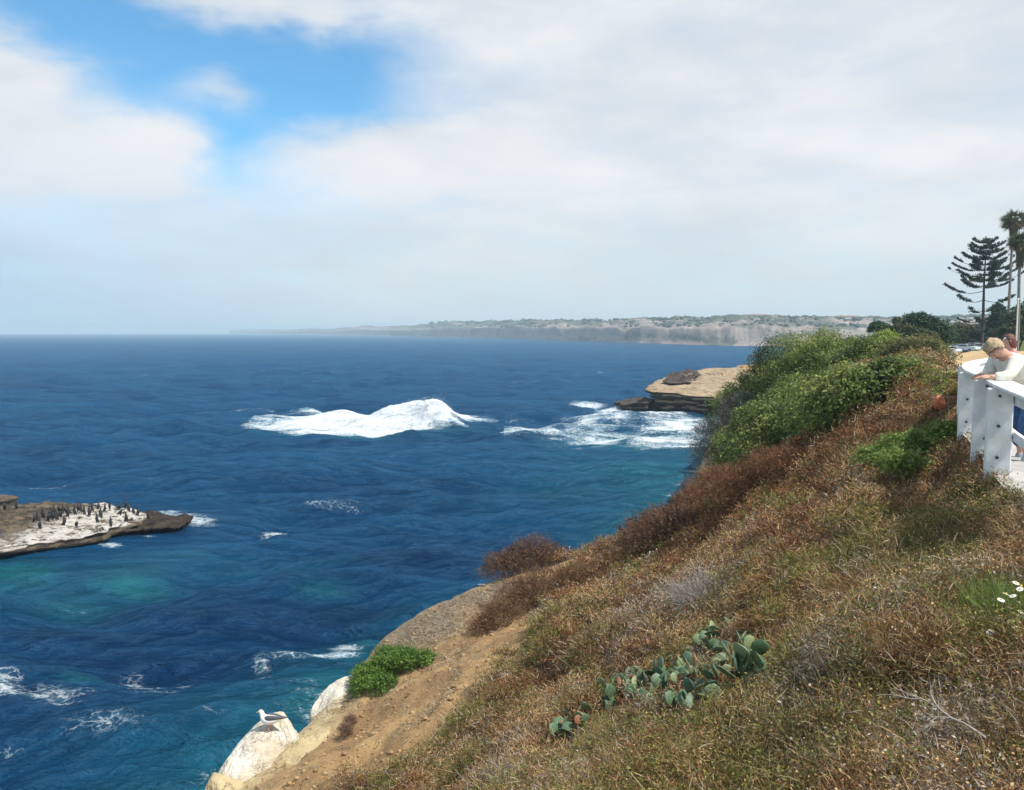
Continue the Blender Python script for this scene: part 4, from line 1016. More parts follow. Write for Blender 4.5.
prickly("largest prickly pear with stacked blue green pads in the dry brush", [(700, 668, 1), (722, 662, 1.0), (716, 654, .9), (742, 668, .8), (735, 680, .9), (690, 694, .8), (712, 690, .9), (744, 692, .7), (728, 696, .8)], 99, 31)
prickly("middle prickly pear joining the largest one to the sprawling one", [(684, 682, .9), (672, 690, .8), (694, 700, .8), (706, 704, .6), (676, 706, .6), (698, 680, .8)], 99, 35)
prickly("sprawling prickly pear running down left from the largest one", [(655, 696, .8), (640, 702, .7), (625, 702, .6), (612, 708, .5), (650, 712, .5)], 99, 32, .15, .22)
prickly("small prickly pear at the lower left end with grey green pads", [(565, 726, .6), (575, 735, .6), (558, 740, .6), (590, 728, .4)], 40, 33, .12, .2)

# ------------------------------------------------------------------ daisies, twigs, rocks
def daisy_plant():
    b = raycast(1008, 628)+Vector((0, 0, .08)); root = empty("daisy_plant", b); tag(root, "green plant with small white daisies at the right edge of the slope", "daisies")
    r = np.random.default_rng(61); A = Acc(); n = 1500
    B = r.normal(0, .14, (n, 3))*[1.2, 1.4, .05]; B[:, 0] += .05
    d = unit(np.stack([r.normal(0, .5, n), r.normal(0, .5, n), np.ones(n)], 1))
    A.addbl(B, d, r.uniform(.08, .30, n), np.full(n, .0045), r.uniform(.05, .35, n), np.array(GREENS)[r.integers(1, 5, n)], r)
    A.build("foliage", M_LEAF, root)
    wm = plain("daisy_petal", (0.8, 0.8, 0.78), .6, .03); ym = plain("daisy_centre", (0.75, 0.5, 0.05), .6, .1)
    V = []; Fc = []
    for i in range(10):
        a = i*math.tau/10; c, s = math.cos(a), math.sin(a); k = len(V)
        V += [(0, 0, 0), (c*.6-s*.25, s*.6+c*.25, .05), (c, s, 0), (c*.6+s*.25, s*.6-c*.25, .05)]; Fc.append((k, k+1, k+2, k+3))
    o = np_obj("flower", np.array(V), np.array(Fc), wm); me = o.data; bpy.data.objects.remove(o)
    bm = bmesh.new(); bmesh.ops.create_icosphere(bm, subdivisions=2, radius=.28); ce = bpy.data.meshes.new("flower_centre"); bm.to_mesh(ce); bm.free(); ce.materials.append(ym)
    rr = random.Random(4)
    for px, py in ((1016, 583), (1020, 589), (1006, 594), (1013, 596), (1021, 586), (1010, 622), (1015, 627), (1001, 600), (1019, 603), (990, 632), (996, 612), (1021, 612), (1009, 608)):
        Y = b.y-rr.uniform(.15, .4); p = at(px, py, Y)
        f = bpy.data.objects.new("flower", me); C.objects.link(f); f.parent = root; f.location = p-b; f.scale = (.023, .023, .023)
        f.rotation_euler = (rr.uniform(.2, .9), rr.uniform(-.5, .3), rr.uniform(0, 6))
        c = bpy.data.objects.new("flower_centre", ce); C.objects.link(c); c.parent = f; c.location = (0, 0, .1)
daisy_plant()
def branch(label, px, py, length, seed, mat, ang, rad=.012):
    r = np.random.default_rng(seed); b = raycast(px, py); A = Acc()
    def grow(p, d, l, rd, depth):
        pts = [p]; 
        for i in range(6):
            d = unit(d+r.normal(0, .16, 3)*[1, 1, .5]); p = p+d*l/6; pts.append(p)
        V, f = tube(pts, np.linspace(rd, rd*.45, 7), 6); A.add(V, f)
        if depth:
            for i in range(4):
                q = pts[r.integers(1, 7)]; grow(q, unit(d+r.normal(0, .65, 3)*[1, 1, .5]), l*r.uniform(.35, .6), rd*.55, depth-1)
    grow(np.array([0, 0, .12]), unit(np.array([math.cos(ang), math.sin(ang), .12])), length, rad, 2)
    o = A.build("fallen_branch", mat); o.location = b; tag(o, label, "branch")
branch("forked grey dead branch lying in the brush at the lower right", 985, 765, .32, 3, M_GREY, 2.2, .007)
branch("pale dead branch poking out of the brush left of the forked grey one", 925, 752, .45, 5, M_GREY, .2, .008)
branch("bleached stick lying on the bare gap in the brown brush", 822, 503, .9, 8, M_GREY, .1, .02)
branch("pale stick leaning in the brush below the brown shrubs", 500, 672, .55, 9, M_GREY, 1.2, .014)
branch("grey driftwood stick at the top of the litter patch", 478, 588, 1.1, 10, M_GREY, -.1, .025)

def boulder(name, label, c, rad, rot, seed, mat, cuts=9, amp=.10, cat="boulder"):
    bm = bmesh.new(); bmesh.ops.create_icosphere(bm, subdivisions=6, radius=1)
    V = np.array([v.co[:] for v in bm.verts]); Fc = np.array([[v.index for v in f.verts] for f in bm.faces]); bm.free()
    r = np.random.default_rng(seed)
    for i in range(cuts):
        n = unit(r.normal(size=3)); h = r.uniform(.62, .88); dd = V@n
        k = dd > h; V[k] -= np.outer(dd[k]-h, n)*.92
    N = unit(V)
    V = V+N*(amp*fbm(V[:, 0]*1.6+V[:, 2], V[:, 1]*1.6-V[:, 2]*1.3, seed, 5, .6)[:, None]+.028*fbm(V[:, 0]*7+V[:, 2]*5, V[:, 1]*7-V[:, 2]*4, seed+2, 4)[:, None])
    V = V*np.array(rad)
    o = np_obj(name, V, Fc, mat); o.location = c; o.rotation_euler = rot; tag(o, label, cat); return o
M_GUANO = rock_mat("white_sandstone", (0.68, 0.63, 0.54), (0.52, 0.45, 0.34), (0.62, 0.54, 0.41), (0.40, 0.32, 0.21), 1.6)
M_SANDROCK = rock_mat("tan_sandstone", (0.50, 0.40, 0.23), (0.40, 0.31, 0.17), (0.42, 0.32, 0.18), (0.28, 0.20, 0.11), 1.2)
GB = at(262, 764, 18.9)
gull_rock = boulder("boulder", "white guano covered boulder on which the gull stands", GB, (.72, 1.50, .78), (.42, -.1, -.50), 5, M_GUANO)
boulder("boulder", "pale white boulder at the cliff edge below the green fleshy clump", at(340, 705, 21.8), (.52, .98, .66), (.3, 0, -.62), 9, M_GUANO)
boulder("boulder", "small pale stone wedged below the white boulder and right of the gull", at(321, 729, 20.9), (.24, .38, .3), (.1, .2, -.4), 12, M_GUANO)
boulder("boulder", "low cream ledge at the bottom edge under the gull boulder", at(222, 789, 17.6), (.55, .5, .3), (0, .1, -.5), 15, M_SANDROCK)
boulder("boulder", "bulging tan sandstone shoulder right of the gull boulder", at(300, 772, 18.7), (.75, 1.5, .5), (.35, .1, -.55), 17, M_SANDROCK)
oc = raycast(939, 414)
boulder("rock", "rust orange lump of rock beside the base of the white fence", oc+Vector((0, 0, .22)), (.13, .12, .17), (0, .3, .6), 22, plain("rust_rock", (0.50, 0.14, 0.06), .85, .3, 9, .5), cat="rock")

# ------------------------------------------------------------------ white fence round the lookout
M_WHITE = plain("white_paint", (0.74, 0.74, 0.71), .6, .10, 5, .25); M_BOLT = plain("rusty_bolt", (0.10, 0.08, 0.07), .5, .2, 10, metal=.6)
M_BOLTW = plain("painted_bolt", (0.75, 0.75, 0.74), .5, .05, 10)
def box_bm(bm, size, loc=(0, 0, 0), rot=None):
    r = bmesh.ops.create_cube(bm, size=1); vs = r['verts']
    bmesh.ops.scale(bm, vec=size, verts=vs)
    if rot is not None: bmesh.ops.rotate(bm, cent=(0, 0, 0), matrix=rot, verts=vs)
    bmesh.ops.translate(bm, vec=loc, verts=vs); return vs
def bm_obj(name, bm, mat, parent=None, bevel=0, smooth=False):
    me = bpy.data.meshes.new(name); bm.to_mesh(me); bm.free(); me.materials.append(mat)
    if smooth:
        for p in me.polygons: p.use_smooth = True
    o = bpy.data.objects.new(name, me); C.objects.link(o); o.parent = parent
    if bevel:
        b = o.modifiers.new("bevel", 'BEVEL'); b.width = bevel; b.segments = 2
    return o
def ribbon(path, off, w, z0, z1, name, mat, parent):
    """a board swept along the fence line, off metres inland"""
    P = np.array(path); T = unit(np.gradient(P, axis=0)); Nn = np.stack([T[:, 1], -T[:, 0]], 1)
    rows = []
    for i in range(len(P)):
        a = P[i]+Nn[i]*(off-w/2); b = P[i]+Nn[i]*(off+w/2)
        rows.append([(a[0], a[1], z0), (b[0], b[1], z0), (b[0], b[1], z1), (a[0], a[1], z1)])
    V = np.array(rows).reshape(-1, 3); Fc = grid_faces(len(P), 4, True)
    Fc = np.concatenate([Fc, [[0, 1, 2, 3]], [[len(V)-1, len(V)-2, len(V)-3, len(V)-4]]])
    o = np_obj(name, V, Fc, mat, parent, smooth=False)
    b = o.modifiers.new("bevel", 'BEVEL'); b.width = .012; b.segments = 2; b.limit_method = 'ANGLE'
    return o
def build_fence():
    root = empty("white_fence", (0, 0, 0)); tag(root, "white timber fence with thick bolted posts curving round the lookout", "fence")
    P = np.array(FENCE); seg = np.linalg.norm(np.diff(P, axis=0), axis=1); s = np.concatenate([[0], np.cumsum(seg)])
    tt = np.linspace(0, s[-1], 90); Q = np.stack([np.interp(tt, s, P[:, 0]), np.interp(tt, s, P[:, 1])], 1)
    Q = Q[Q[:, 1] > 6.15]
    for _ in range(6): Q[1:-1] = (Q[:-2]+2*Q[1:-1]+Q[2:])/4
    ribbon(Q, .10, .30, 14.33, 14.375, "cap_rail", M_WHITE, root)
    ribbon(Q, .19, .05, 14.13, 14.325, "side_board", M_WHITE, root)
    ribbon(Q, .19, .05, 13.70, 13.82, "middle_rail", M_WHITE, root)
    T = unit(np.gradient(Q, axis=0)); s2 = tt
    # posts; the near ones sit where the photo has them
    anchors = [(4.4, 6.35), (5.88, 9.7), (6.73, 11.4), (7.66, 13.5), (9.15, 16.2), (10.6, 18.2), (11.9, 19.7), (13.3, 20.7), (15.0, 21.1), (17.0, 21.0)]
    for i, a in enumerate(anchors):
        k = np.argmin(((Q-np.array(a))**2).sum(1)); c = Q[k]; t = T[k]; ang = math.atan2(t[1], t[0])
        zb = gz(c[0], c[1])-.35; zb = min(zb, 13.0)
        bm = bmesh.new(); box_bm(bm, (.14, .27, 14.326-zb), (0, 0, (14.326+zb)/2)); 
        po = bm_obj("post", bm, M_WHITE, root, .012); po.location = (c[0]+t[1]*.02, c[1]-t[0]*.02, 0); po.rotation_euler = (0, 0, ang)
        for j, zz in enumerate((14.24, 13.88, 13.50)):
            bm = bmesh.new(); bmesh.ops.create_cone(bm, cap_ends=True, segments=12, radius1=.020, radius2=.015, depth=.03, matrix=Matrix.Translation((-.083, -.02+.03*(i % 2), zz)) @ Matrix.Rotation(-math.pi/2, 4, 'Y'))
            bm_obj("bolt", bm, M_BOLTW if (i == 2 and j == 1) or (i == 3 and j == 0) else M_BOLT, po)
build_fence()
# paved walk inland of the fence
def build_walk():
    P = np.array(FENCE[:-1]); T = unit(np.gradient(P, axis=0)); N_ = np.stack([T[:, 1], -T[:, 0]], 1); Q = P-N_*.02
    bm = bmesh.new(); 
    lo = [bm.verts.new((x, y, 13.29)) for x, y in Q]; hi = [bm.verts.new((x+9, min(y-2, 15.5), 13.29)) for x, y in Q]
    for i in range(len(Q)-1): bm.faces.new([lo[i], hi[i], hi[i+1], lo[i+1]])
    o = bm_obj("path", bm, plain("concrete", (0.40, 0.38, 0.35), .9, .15, 2, .2)); tag(o, kind='structure')
build_walk()
c = at(950.5, 369, 37); zb = gz(c.x, c.y)
bm = bmesh.new(); box_bm(bm, (.2, .2, 14.2-zb+.1), (0, 0, (14.2-zb)/2-.05)); box_bm(bm, (.24, .24, .05), (0, 0, 14.2-zb+.02))
o = bm_obj("bollard", bm, plain("grey_concrete", (0.42, 0.42, 0.41), .9, .1, 4, .2), None, .01); o.location = (c.x, c.y, zb); tag(o, "square grey concrete bollard beyond the curve of the white fence", "bollard")

# ------------------------------------------------------------------ people
M_SKIN = plain("skin", (0.52, 0.29, 0.20), .55, .08, 8)
def skin_obj(name, chains, mat, parent, sub=1):
    """chains: lists of (point, radius); equal points are welded; first point of the first chain is the root"""
    V = []; R = []; E = []; idx = {}
    for ch in chains:
        pv = None
        for p, r in ch:
            k = tuple(round(c, 4) for c in p)
            if k not in idx: idx[k] = len(V); V.append(p); R.append(r)
            if pv is not None and idx[k] != pv: E.append((pv, idx[k]))
            pv = idx[k]
    me = bpy.data.meshes.new(name); me.from_pydata([tuple(v) for v in V], E, []); me.materials.append(mat)
    o = bpy.data.objects.new(name, me); C.objects.link(o); o.parent = parent
    s = o.modifiers.new("skin", 'SKIN')
    sv = me.skin_vertices[0].data if len(me.skin_vertices) else None
    if sv is None:
        bm = bmesh.new(); bm.from_mesh(me); bm.verts.layers.skin.verify(); bm.to_mesh(me); bm.free(); sv = me.skin_vertices[0].data
    for i, r in enumerate(R):
        sv[i].radius = (r, r) if not isinstance(r, tuple) else r
        sv[i].use_root = (i == 0)
    s.use_smooth_shade = True
    b = o.modifiers.new("subsurf", 'SUBSURF'); b.levels = sub; b.render_levels = sub+1
    return o
def vadd(a, b): return tuple(x+y for x, y in zip(a, b))
def hand(w, d, up, s=1.0):
    """finger chains from wrist w along d, palm normal up"""
    d = Vector(d).normalized(); up = Vector(up).normalized(); sd_ = d.cross(up).normalized(); w = Vector(w)
    palm = w+d*.075*s; out = [[(tuple(w), .026*s), (tuple(palm), .034*s)]]
    for i, (o_, l) in enumerate(((-.030, .062), (-.011, .074), (.010, .070), (.029, .054))):
        a = palm+sd_*o_*s+d*.012*s; b = a+d*l*.5*s-up*.006*s; c2 = b+d*l*.45*s-up*.022*s
        out.append([(tuple(palm), .034*s), (tuple(a), .0095*s), (tuple(b), .0088*s), (tuple(c2), .007*s)])
    a = w+d*.03*s-sd_*.036*s; b = a+d*.035*s-sd_*.018*s-up*.008*s; c2 = b+d*.03*s-up*.012*s
    out.append([(tuple(w), .026*s), (tuple(a), .012*s), (tuple(b), .0105*s), (tuple(c2), .008*s)])
    return out
def head_mesh(parent, c, fwd, up, hair_col, skin=M_SKIN, hair_len=0.0, cap=None, s=1.0):
    pass
def person(label, J, shirt, trousers, hairmat, face, detail=True, s=1.0, sleeves=1.0, hat=None, long_hair=False, skin=M_SKIN, shoes=None, group=None, loc=(0, 0, 0), cat="person"):
    """J: joints in metres; face: facing direction"""
    root = empty("person", loc); tag(root, label, cat, group)
    g = lambda k: tuple(J[k])
    f = Vector(face).normalized(); neck = Vector(J['neck']); hd = Vector(J['head']); up = (hd-neck).normalized()
    f = (f-up*f.dot(up)).normalized(); sdv = f.cross(up)
    pel, chest = g('pelvis'), g('chest')
    mid = tuple((Vector(pel)+Vector(chest))*.5)
    ch = [[(pel, .125*s), (mid, .115*s), (chest, (.135*s, .12*s)), (g('neck'), .058*s)],
          ]
    hb = hd-up*.05*s
    ch.append([(g('neck'), .058*s), (tuple(hb+f*.012*s), .068*s), (tuple(hd+up*.015*s), .088*s), (tuple(hd+up*.062*s-f*.008*s), .070*s)])
    if detail:
        ch.append([(tuple(hb+f*.012*s), .068*s), (tuple(hb+f*.062*s-up*.012*s), .022*s)])
        ch.append([(tuple(hd+up*.015*s), .088*s), (tuple(hd+f*.085*s-up*.002*s), .016*s), (tuple(hd+f*.108*s-up*.018*s), .011*s)])
        for q in (-1, 1): ch.append([(tuple(hd+up*.015*s), .088*s), (tuple(hd+sdv*q*.088*s-f*.012*s), .012*s), (tuple(hd+sdv*q*.1*s-f*.02*s+up*.018*s), .012*s)])
    for q in 'LR':
        ch.append([(chest, (.135*s, .12*s)), (g('sh'+q), .056*s), (g('el'+q), .042*s), (g('wr'+q), .027*s)])
        w = Vector(J['wr'+q]); d = (w-Vector(J['el'+q])).normalized(); 
        hd_ = J.get('hd'+q, d); upv = J.get('hu'+q, Vector((0, 0, 1)) if abs(d.z) < .8 else f)
        if detail: ch += hand(w, hd_, upv, s)
        else: ch.append([(g('wr'+q), .027*s), (tuple(w+d*.07*s), .03*s), (tuple(w+d*.15*s), .014*s)])
        ch.append([(pel, .125*s), (g('hip'+q), .088*s), (g('kn'+q), .056*s), (g('an'+q), .038*s), (tuple(Vector(J['an'+q])+f*.06*s-Vector((0, 0, .04*s))), .038*s), (tuple(Vector(J['an'+q])+f*.16*s-Vector((0, 0, .05*s))), .03*s)])
    skin_obj("body", ch, skin, root, 1)
    e = .018*s
    sc_ = [[(mid, .118*s+e), (chest, (.14*s+e, .125*s+e)), (tuple(neck*.75+Vector(chest)*.25), .07*s+e*.6)]]
    sc_[0].insert(1, (tuple((Vector(mid)+Vector(chest))*.5), .122*s+e)); sc_.append([(mid, .118*s+e), (tuple(Vector(pel)+(Vector(mid)-Vector(pel))*.15), .128*s+e)])
    for q in 'LR':
        a = Vector(J['sh'+q]); b = Vector(J['el'+q]); c2 = Vector(J['wr'+q])
        l = [(chest, (.14*s+e, .125*s+e)), (tuple(a), .066*s+e), (tuple(a+(b-a)*.55), .056*s+e)]
        if sleeves > .6: l += [(tuple(b), .048*s+e), (tuple(b+(c2-b)*.8), .036*s+e)]
        sc_.append(l)
    skin_obj("shirt", sc_, shirt, root, 1)
    tr = [[(pel, .128*s+e*.7), (tuple(Vector(pel)+(Vector(mid)-Vector(pel))*.35), .118*s+e)]]
    for q in 'LR':
        tr.append([(pel, .128*s+e*.7), (g('hip'+q), .095*s+e), (g('kn'+q), .064*s+e), (tuple(Vector(J['kn'+q])*.12+Vector(J['an'+q])*.88), .05*s+e)])
    skin_obj("trousers", tr, trousers, root, 1)
    if detail or shoes:
        for q in 'LR':
            an = Vector(J['an'+q]); skin_obj("shoe", [[(tuple(an-Vector((0, 0, .03*s))-f*.02*s), .052*s), (tuple(an+f*.08*s-Vector((0, 0, .045*s))), .05*s), (tuple(an+f*.19*s-Vector((0, 0, .052*s))), .04*s)]], shoes or plain("shoe", (.25, .25, .27), .7), root, 1)
    # hair: a displaced shell over the back and top of the skull
    bm = bmesh.new(); bmesh.ops.create_icosphere(bm, subdivisions=4, radius=1)
    q0 = Matrix((sdv, f, up)).transposed()
    rr = random.Random(3)
    V = np.array([v.co[:] for v in bm.verts]); nn = fbm(V[:, 0]*4+V[:, 2]*2, V[:, 1]*4-V[:, 2]*3, 7, 3)
    kill = []
    for v, n_ in zip(bm.verts, nn):
        c_ = v.co.copy(); drop = (-.15 if c_.y > 0 else -.62) if not long_hair else -.9
        if c_.y > .25 and c_.z < .42+.2*(c_.y): kill.append(v)
        elif c_.z < drop-.2*c_.y*(-1): kill.append(v)
        v.co = Vector((c_.x*.092, c_.y*.108-.012, c_.z*(.105 if c_.z > 0 or not long_hair else .2)+.028))*s*(1+.13*n_)
    bmesh.ops.delete(bm, geom=kill, context='VERTS')
    bmesh.ops.transform(bm, matrix=Matrix.Translation(hd) @ q0.to_4x4(), verts=bm.verts)
    h = bm_obj("hair", bm, hairmat, root, smooth=True); sm = h.modifiers.new("shell", 'SOLIDIFY'); sm.thickness = .012*s
    if detail:
        for q in (-1, 1):
            bm = bmesh.new(); bmesh.ops.create_icosphere(bm, subdivisions=2, radius=.008*s, matrix=Matrix.Translation(hd+f*.080*s+sdv*q*.032*s+up*.022*s)); bm_obj("eye", bm, plain("eye", (.05, .04, .03), .3, .05), root, smooth=True)
        bm = bmesh.new(); bmesh.ops.create_icosphere(bm, subdivisions=2, radius=1, matrix=Matrix.Translation(hd+f*.083*s-up*.048*s) @ q0.to_4x4() @ Matrix.Diagonal((.022*s, .006*s, .006*s, 1))); bm_obj("mouth", bm, plain("lips", (.42, .17, .13), .5, .05), root, smooth=True)
    if hat:
        bm = bmesh.new(); bmesh.ops.create_uvsphere(bm, u_segments=20, v_segments=12, radius=1, matrix=Matrix.Translation(hd+up*.055*s) @ q0.to_4x4() @ Matrix.Diagonal((.108*s, .12*s, .09*s, 1)))
        bmesh.ops.delete(bm, geom=[v for v in bm.verts if (v.co-hd).dot(up) < .04*s], context='VERTS')
        vs = bmesh.ops.create_cone(bm, cap_ends=True, segments=20, radius1=.10*s, radius2=.095*s, depth=.012*s, matrix=Matrix.Translation(hd+up*.045*s+f*.07*s) @ q0.to_4x4())
        bm_obj("cap", bm, hat, root, smooth=True)
    return root
def stand(x, y, z, face, h=1.7, arms='down', lean=0.0, kneel=0):
    s = h/1.75; f = Vector((math.cos(face), math.sin(face), 0)); l = Vector((-f.y, f.x, 0)); o = Vector((x, y, z))
    U = Vector((0, 0, 1)); P = lambda a, b, c: o+f*a*s+l*b*s+U*c*s
    J = dict(pelvis=P(0, 0, .95), chest=P(lean*.5, 0, 1.32), neck=P(lean*.7, 0, 1.50), head=P(lean*.9+.02, 0, 1.64),
             shL=P(lean*.6, .19, 1.41), elL=P(lean*.6-.03, .25, 1.12), wrL=P(lean*.6+.06, .25, .87), shR=P(lean*.6, -.19, 1.41), elR=P(lean*.6-.03, -.25, 1.12), wrR=P(lean*.6+.06, -.25, .87),
             hipL=P(0, .1, .9), knL=P(.03, .11, .5), anL=P(0, .12, .09), hipR=P(0, -.1, .9), knR=P(.06, -.11, .5), anR=P(.08, -.12, .09))
    if arms == 'rail':
        J.update(elL=P(.22, .25, 1.14), wrL=P(.42, .16, 1.10), elR=P(.22, -.25, 1.14), wrR=P(.42, -.16, 1.10))
    return J, f, s
def cloth(name, col, v=.1): return plain(name, col, .85, v, 14, .3)
M_JEANS = cloth("denim", (0.035, 0.09, 0.22), .3); M_CREAM = cloth("cream_shirt", (0.74, 0.70, 0.60)); M_BLOND = plain("grey_blond_hair", (0.46, 0.33, 0.20), .75, .45, 60, .9)
z0 = 13.29
V3 = Vector
JM = dict(pelvis=V3((6.98, 10.72, z0+.95)), chest=V3((6.60, 10.52, z0+1.27)), neck=V3((6.42, 10.46, z0+1.43)), head=V3((6.285, 10.42, z0+1.485)),
          shL=V3((6.52, 10.36, z0+1.31)), elL=V3((6.38, 10.27, z0+1.135)), wrL=V3((6.17, 10.32, z0+1.13)),
          shR=V3((6.48, 10.74, z0+1.34)), elR=V3((6.42, 10.78, z0+1.14)), wrR=V3((6.22, 10.62, z0+1.13)),
          hipL=V3((6.98, 10.60, z0+.89)), knL=V3((6.80, 10.54, z0+.48)), anL=V3((6.83, 10.52, z0+.09)),
          hipR=V3((7.0, 10.84, z0+.89)), knR=V3((6.86, 10.86, z0+.48)), anR=V3((6.98, 10.88, z0+.09)))
person("man with grey blond hair in cream shirt and jeans leaning on the white fence", JM, M_CREAM, M_JEANS, M_BLOND, (-.80, -.35, -.62), s=1.22, shoes=plain("grey_shoe", (.30, .32, .36), .7))
J, f, s = stand(8.35, 13.25, z0, 2.7, 1.66, 'rail', .12)
person("woman with red brown hair in a pink top behind the leaning man", J, cloth("pink_top", (0.62, 0.22, 0.26)), cloth("dark_trousers", (.05, .05, .08)), plain("auburn_hair", (0.13, 0.045, 0.03), .6, .3, 50, .6), f, s=s, sleeves=.3, long_hair=True)
J, f, s = stand(10.05, 16.0, z0, 2.6, 1.6, 'rail', .1)
person("person in a white cap and lilac grey shirt furthest along the curved fence", J, cloth("lilac_shirt", (0.30, 0.26, 0.36)), cloth("grey_trousers", (.12, .12, .14)), plain("dark_hair", (0.04, 0.03, 0.025), .6, .3, 50), f, s=s, hat=cloth("white_cap", (.8, .8, .8)))

# ------------------------------------------------------------------ birds
def spindle(pts, seg=12, flat=1.0):
    P = np.array(pts, float); t = np.arange(len(P)); tt = np.linspace(0, len(P)-1, (len(P)-1)*3+1)
    def cr(v):
        vp = np.concatenate([[2*v[0]-v[1]], v, [2*v[-1]-v[-2]]]); i = np.minimum(tt.astype(int), len(v)-2); f = tt-i
        a, b, c_, d = vp[i], vp[i+1], vp[i+2], vp[i+3]
        return .5*((2*b)+(-a+c_)*f+(2*a-5*b+4*c_-d)*f*f+(-a+3*b-3*c_+d)*f**3)
    Q = np.stack([cr(P[:, k]) for k in range(3)], 1); R = np.maximum(cr(P[:, 3]), .002)
    V, f = tube(Q, R, seg)
    if flat != 1: V[:, 1] = np.repeat(Q[:, 1], seg)+(V[:, 1]-np.repeat(Q[:, 1], seg))*flat
    n = len(Q); V = np.concatenate([V, Q[:1], Q[-1:]]); k = n*seg
    caps = [[k, (i+1) % seg, i, i] for i in range(seg)]+[[k+1, (n-1)*seg+i, (n-1)*seg+(i+1) % seg, (n-1)*seg+(i+1) % seg] for i in range(seg)]
    return V, [f, np.array(caps)[:, :3]]
def bird_mesh(parts, name, mat, parent=None): return skin_obj(name, parts, mat, parent, 1)
def build_gull():
    from mathutils.bvhtree import BVHTree
    dg = bpy.context.evaluated_depsgraph_get(); dg.update()
    M = gull_rock.matrix_basis; Vv = [M @ v.co for v in gull_rock.data.vertices]; T = BVHTree.FromPolygons(Vv, [tuple(p.vertices) for p in gull_rock.data.polygons])
    o = Vector((0, 0, HC)); d = (at(269, 731, 20)-o).normalized(); h = T.ray_cast(o, d)[0]
    if h is None: h = at(268, 729, 19.6)
    h2 = T.ray_cast(h+Vector((0, 0, 2)), Vector((0, 0, -1)))[0]; h = h2 or h
    root = empty("seagull", h, math.radians(-8)); root.scale = (1.2, 1.2, 1.2); tag(root, "white gull with dark grey wings standing on the white boulder", "gull")
    W = plain("white_feather", (.82, .82, .81), .7, .03, 20); G = plain("grey_feather", (.085, .09, .10), .7, .2, 12); Y = plain("yellow_bill", (.75, .48, .08), .4, .1); K = plain("pink_leg", (.55, .30, .22), .6, .1)
    k = 1.0
    def sm(name, pts, mat, flat=1.0, seg=14):
        V, f = spindle(pts, seg, flat); return np_obj(name, V, f, mat, root)
    sm("body", [(.36, 0, .30, .008), (.30, 0, .295, .022), (.20, 0, .275, .055), (.10, 0, .25, .088), (.0, 0, .235, .100), (-.07, 0, .25, .094), (-.115, 0, .295, .070), (-.135, 0, .335, .052), (-.15, 0, .37, .050), (-.168, 0, .395, .046), (-.19, 0, .398, .032), (-.205, 0, .392, .014)], W)
    for s_ in (-1, 1):
        o = sm("wing", [(-.06, s_*.06, .305, .012), (-.02, s_*.062, .305, .045), (.06, s_*.060, .302, .056), (.16, s_*.042, .305, .046), (.27, s_*.022, .308, .026), (.40, s_*.008, .312, .006)], G, .75)
        sm("leg", [(.02, s_*.04, .17, .012), (.015, s_*.04, .09, .008), (.02, s_*.04, .012, .009), (-.02, s_*.042, .005, .007), (-.055, s_*.048, .003, .005)], K)
        bm = bmesh.new(); bmesh.ops.create_icosphere(bm, subdivisions=2, radius=.007, matrix=Matrix.Translation((-.178, s_*.043, .403))); bm_obj("eye", bm, plain("bird_eye", (.03, .03, .03), .2, .02), root)
    sm("beak", [(-.195, 0, .392, .015), (-.225, 0, .388, .012), (-.25, 0, .380, .009), (-.262, 0, .370, .004)], Y)
build_gull()
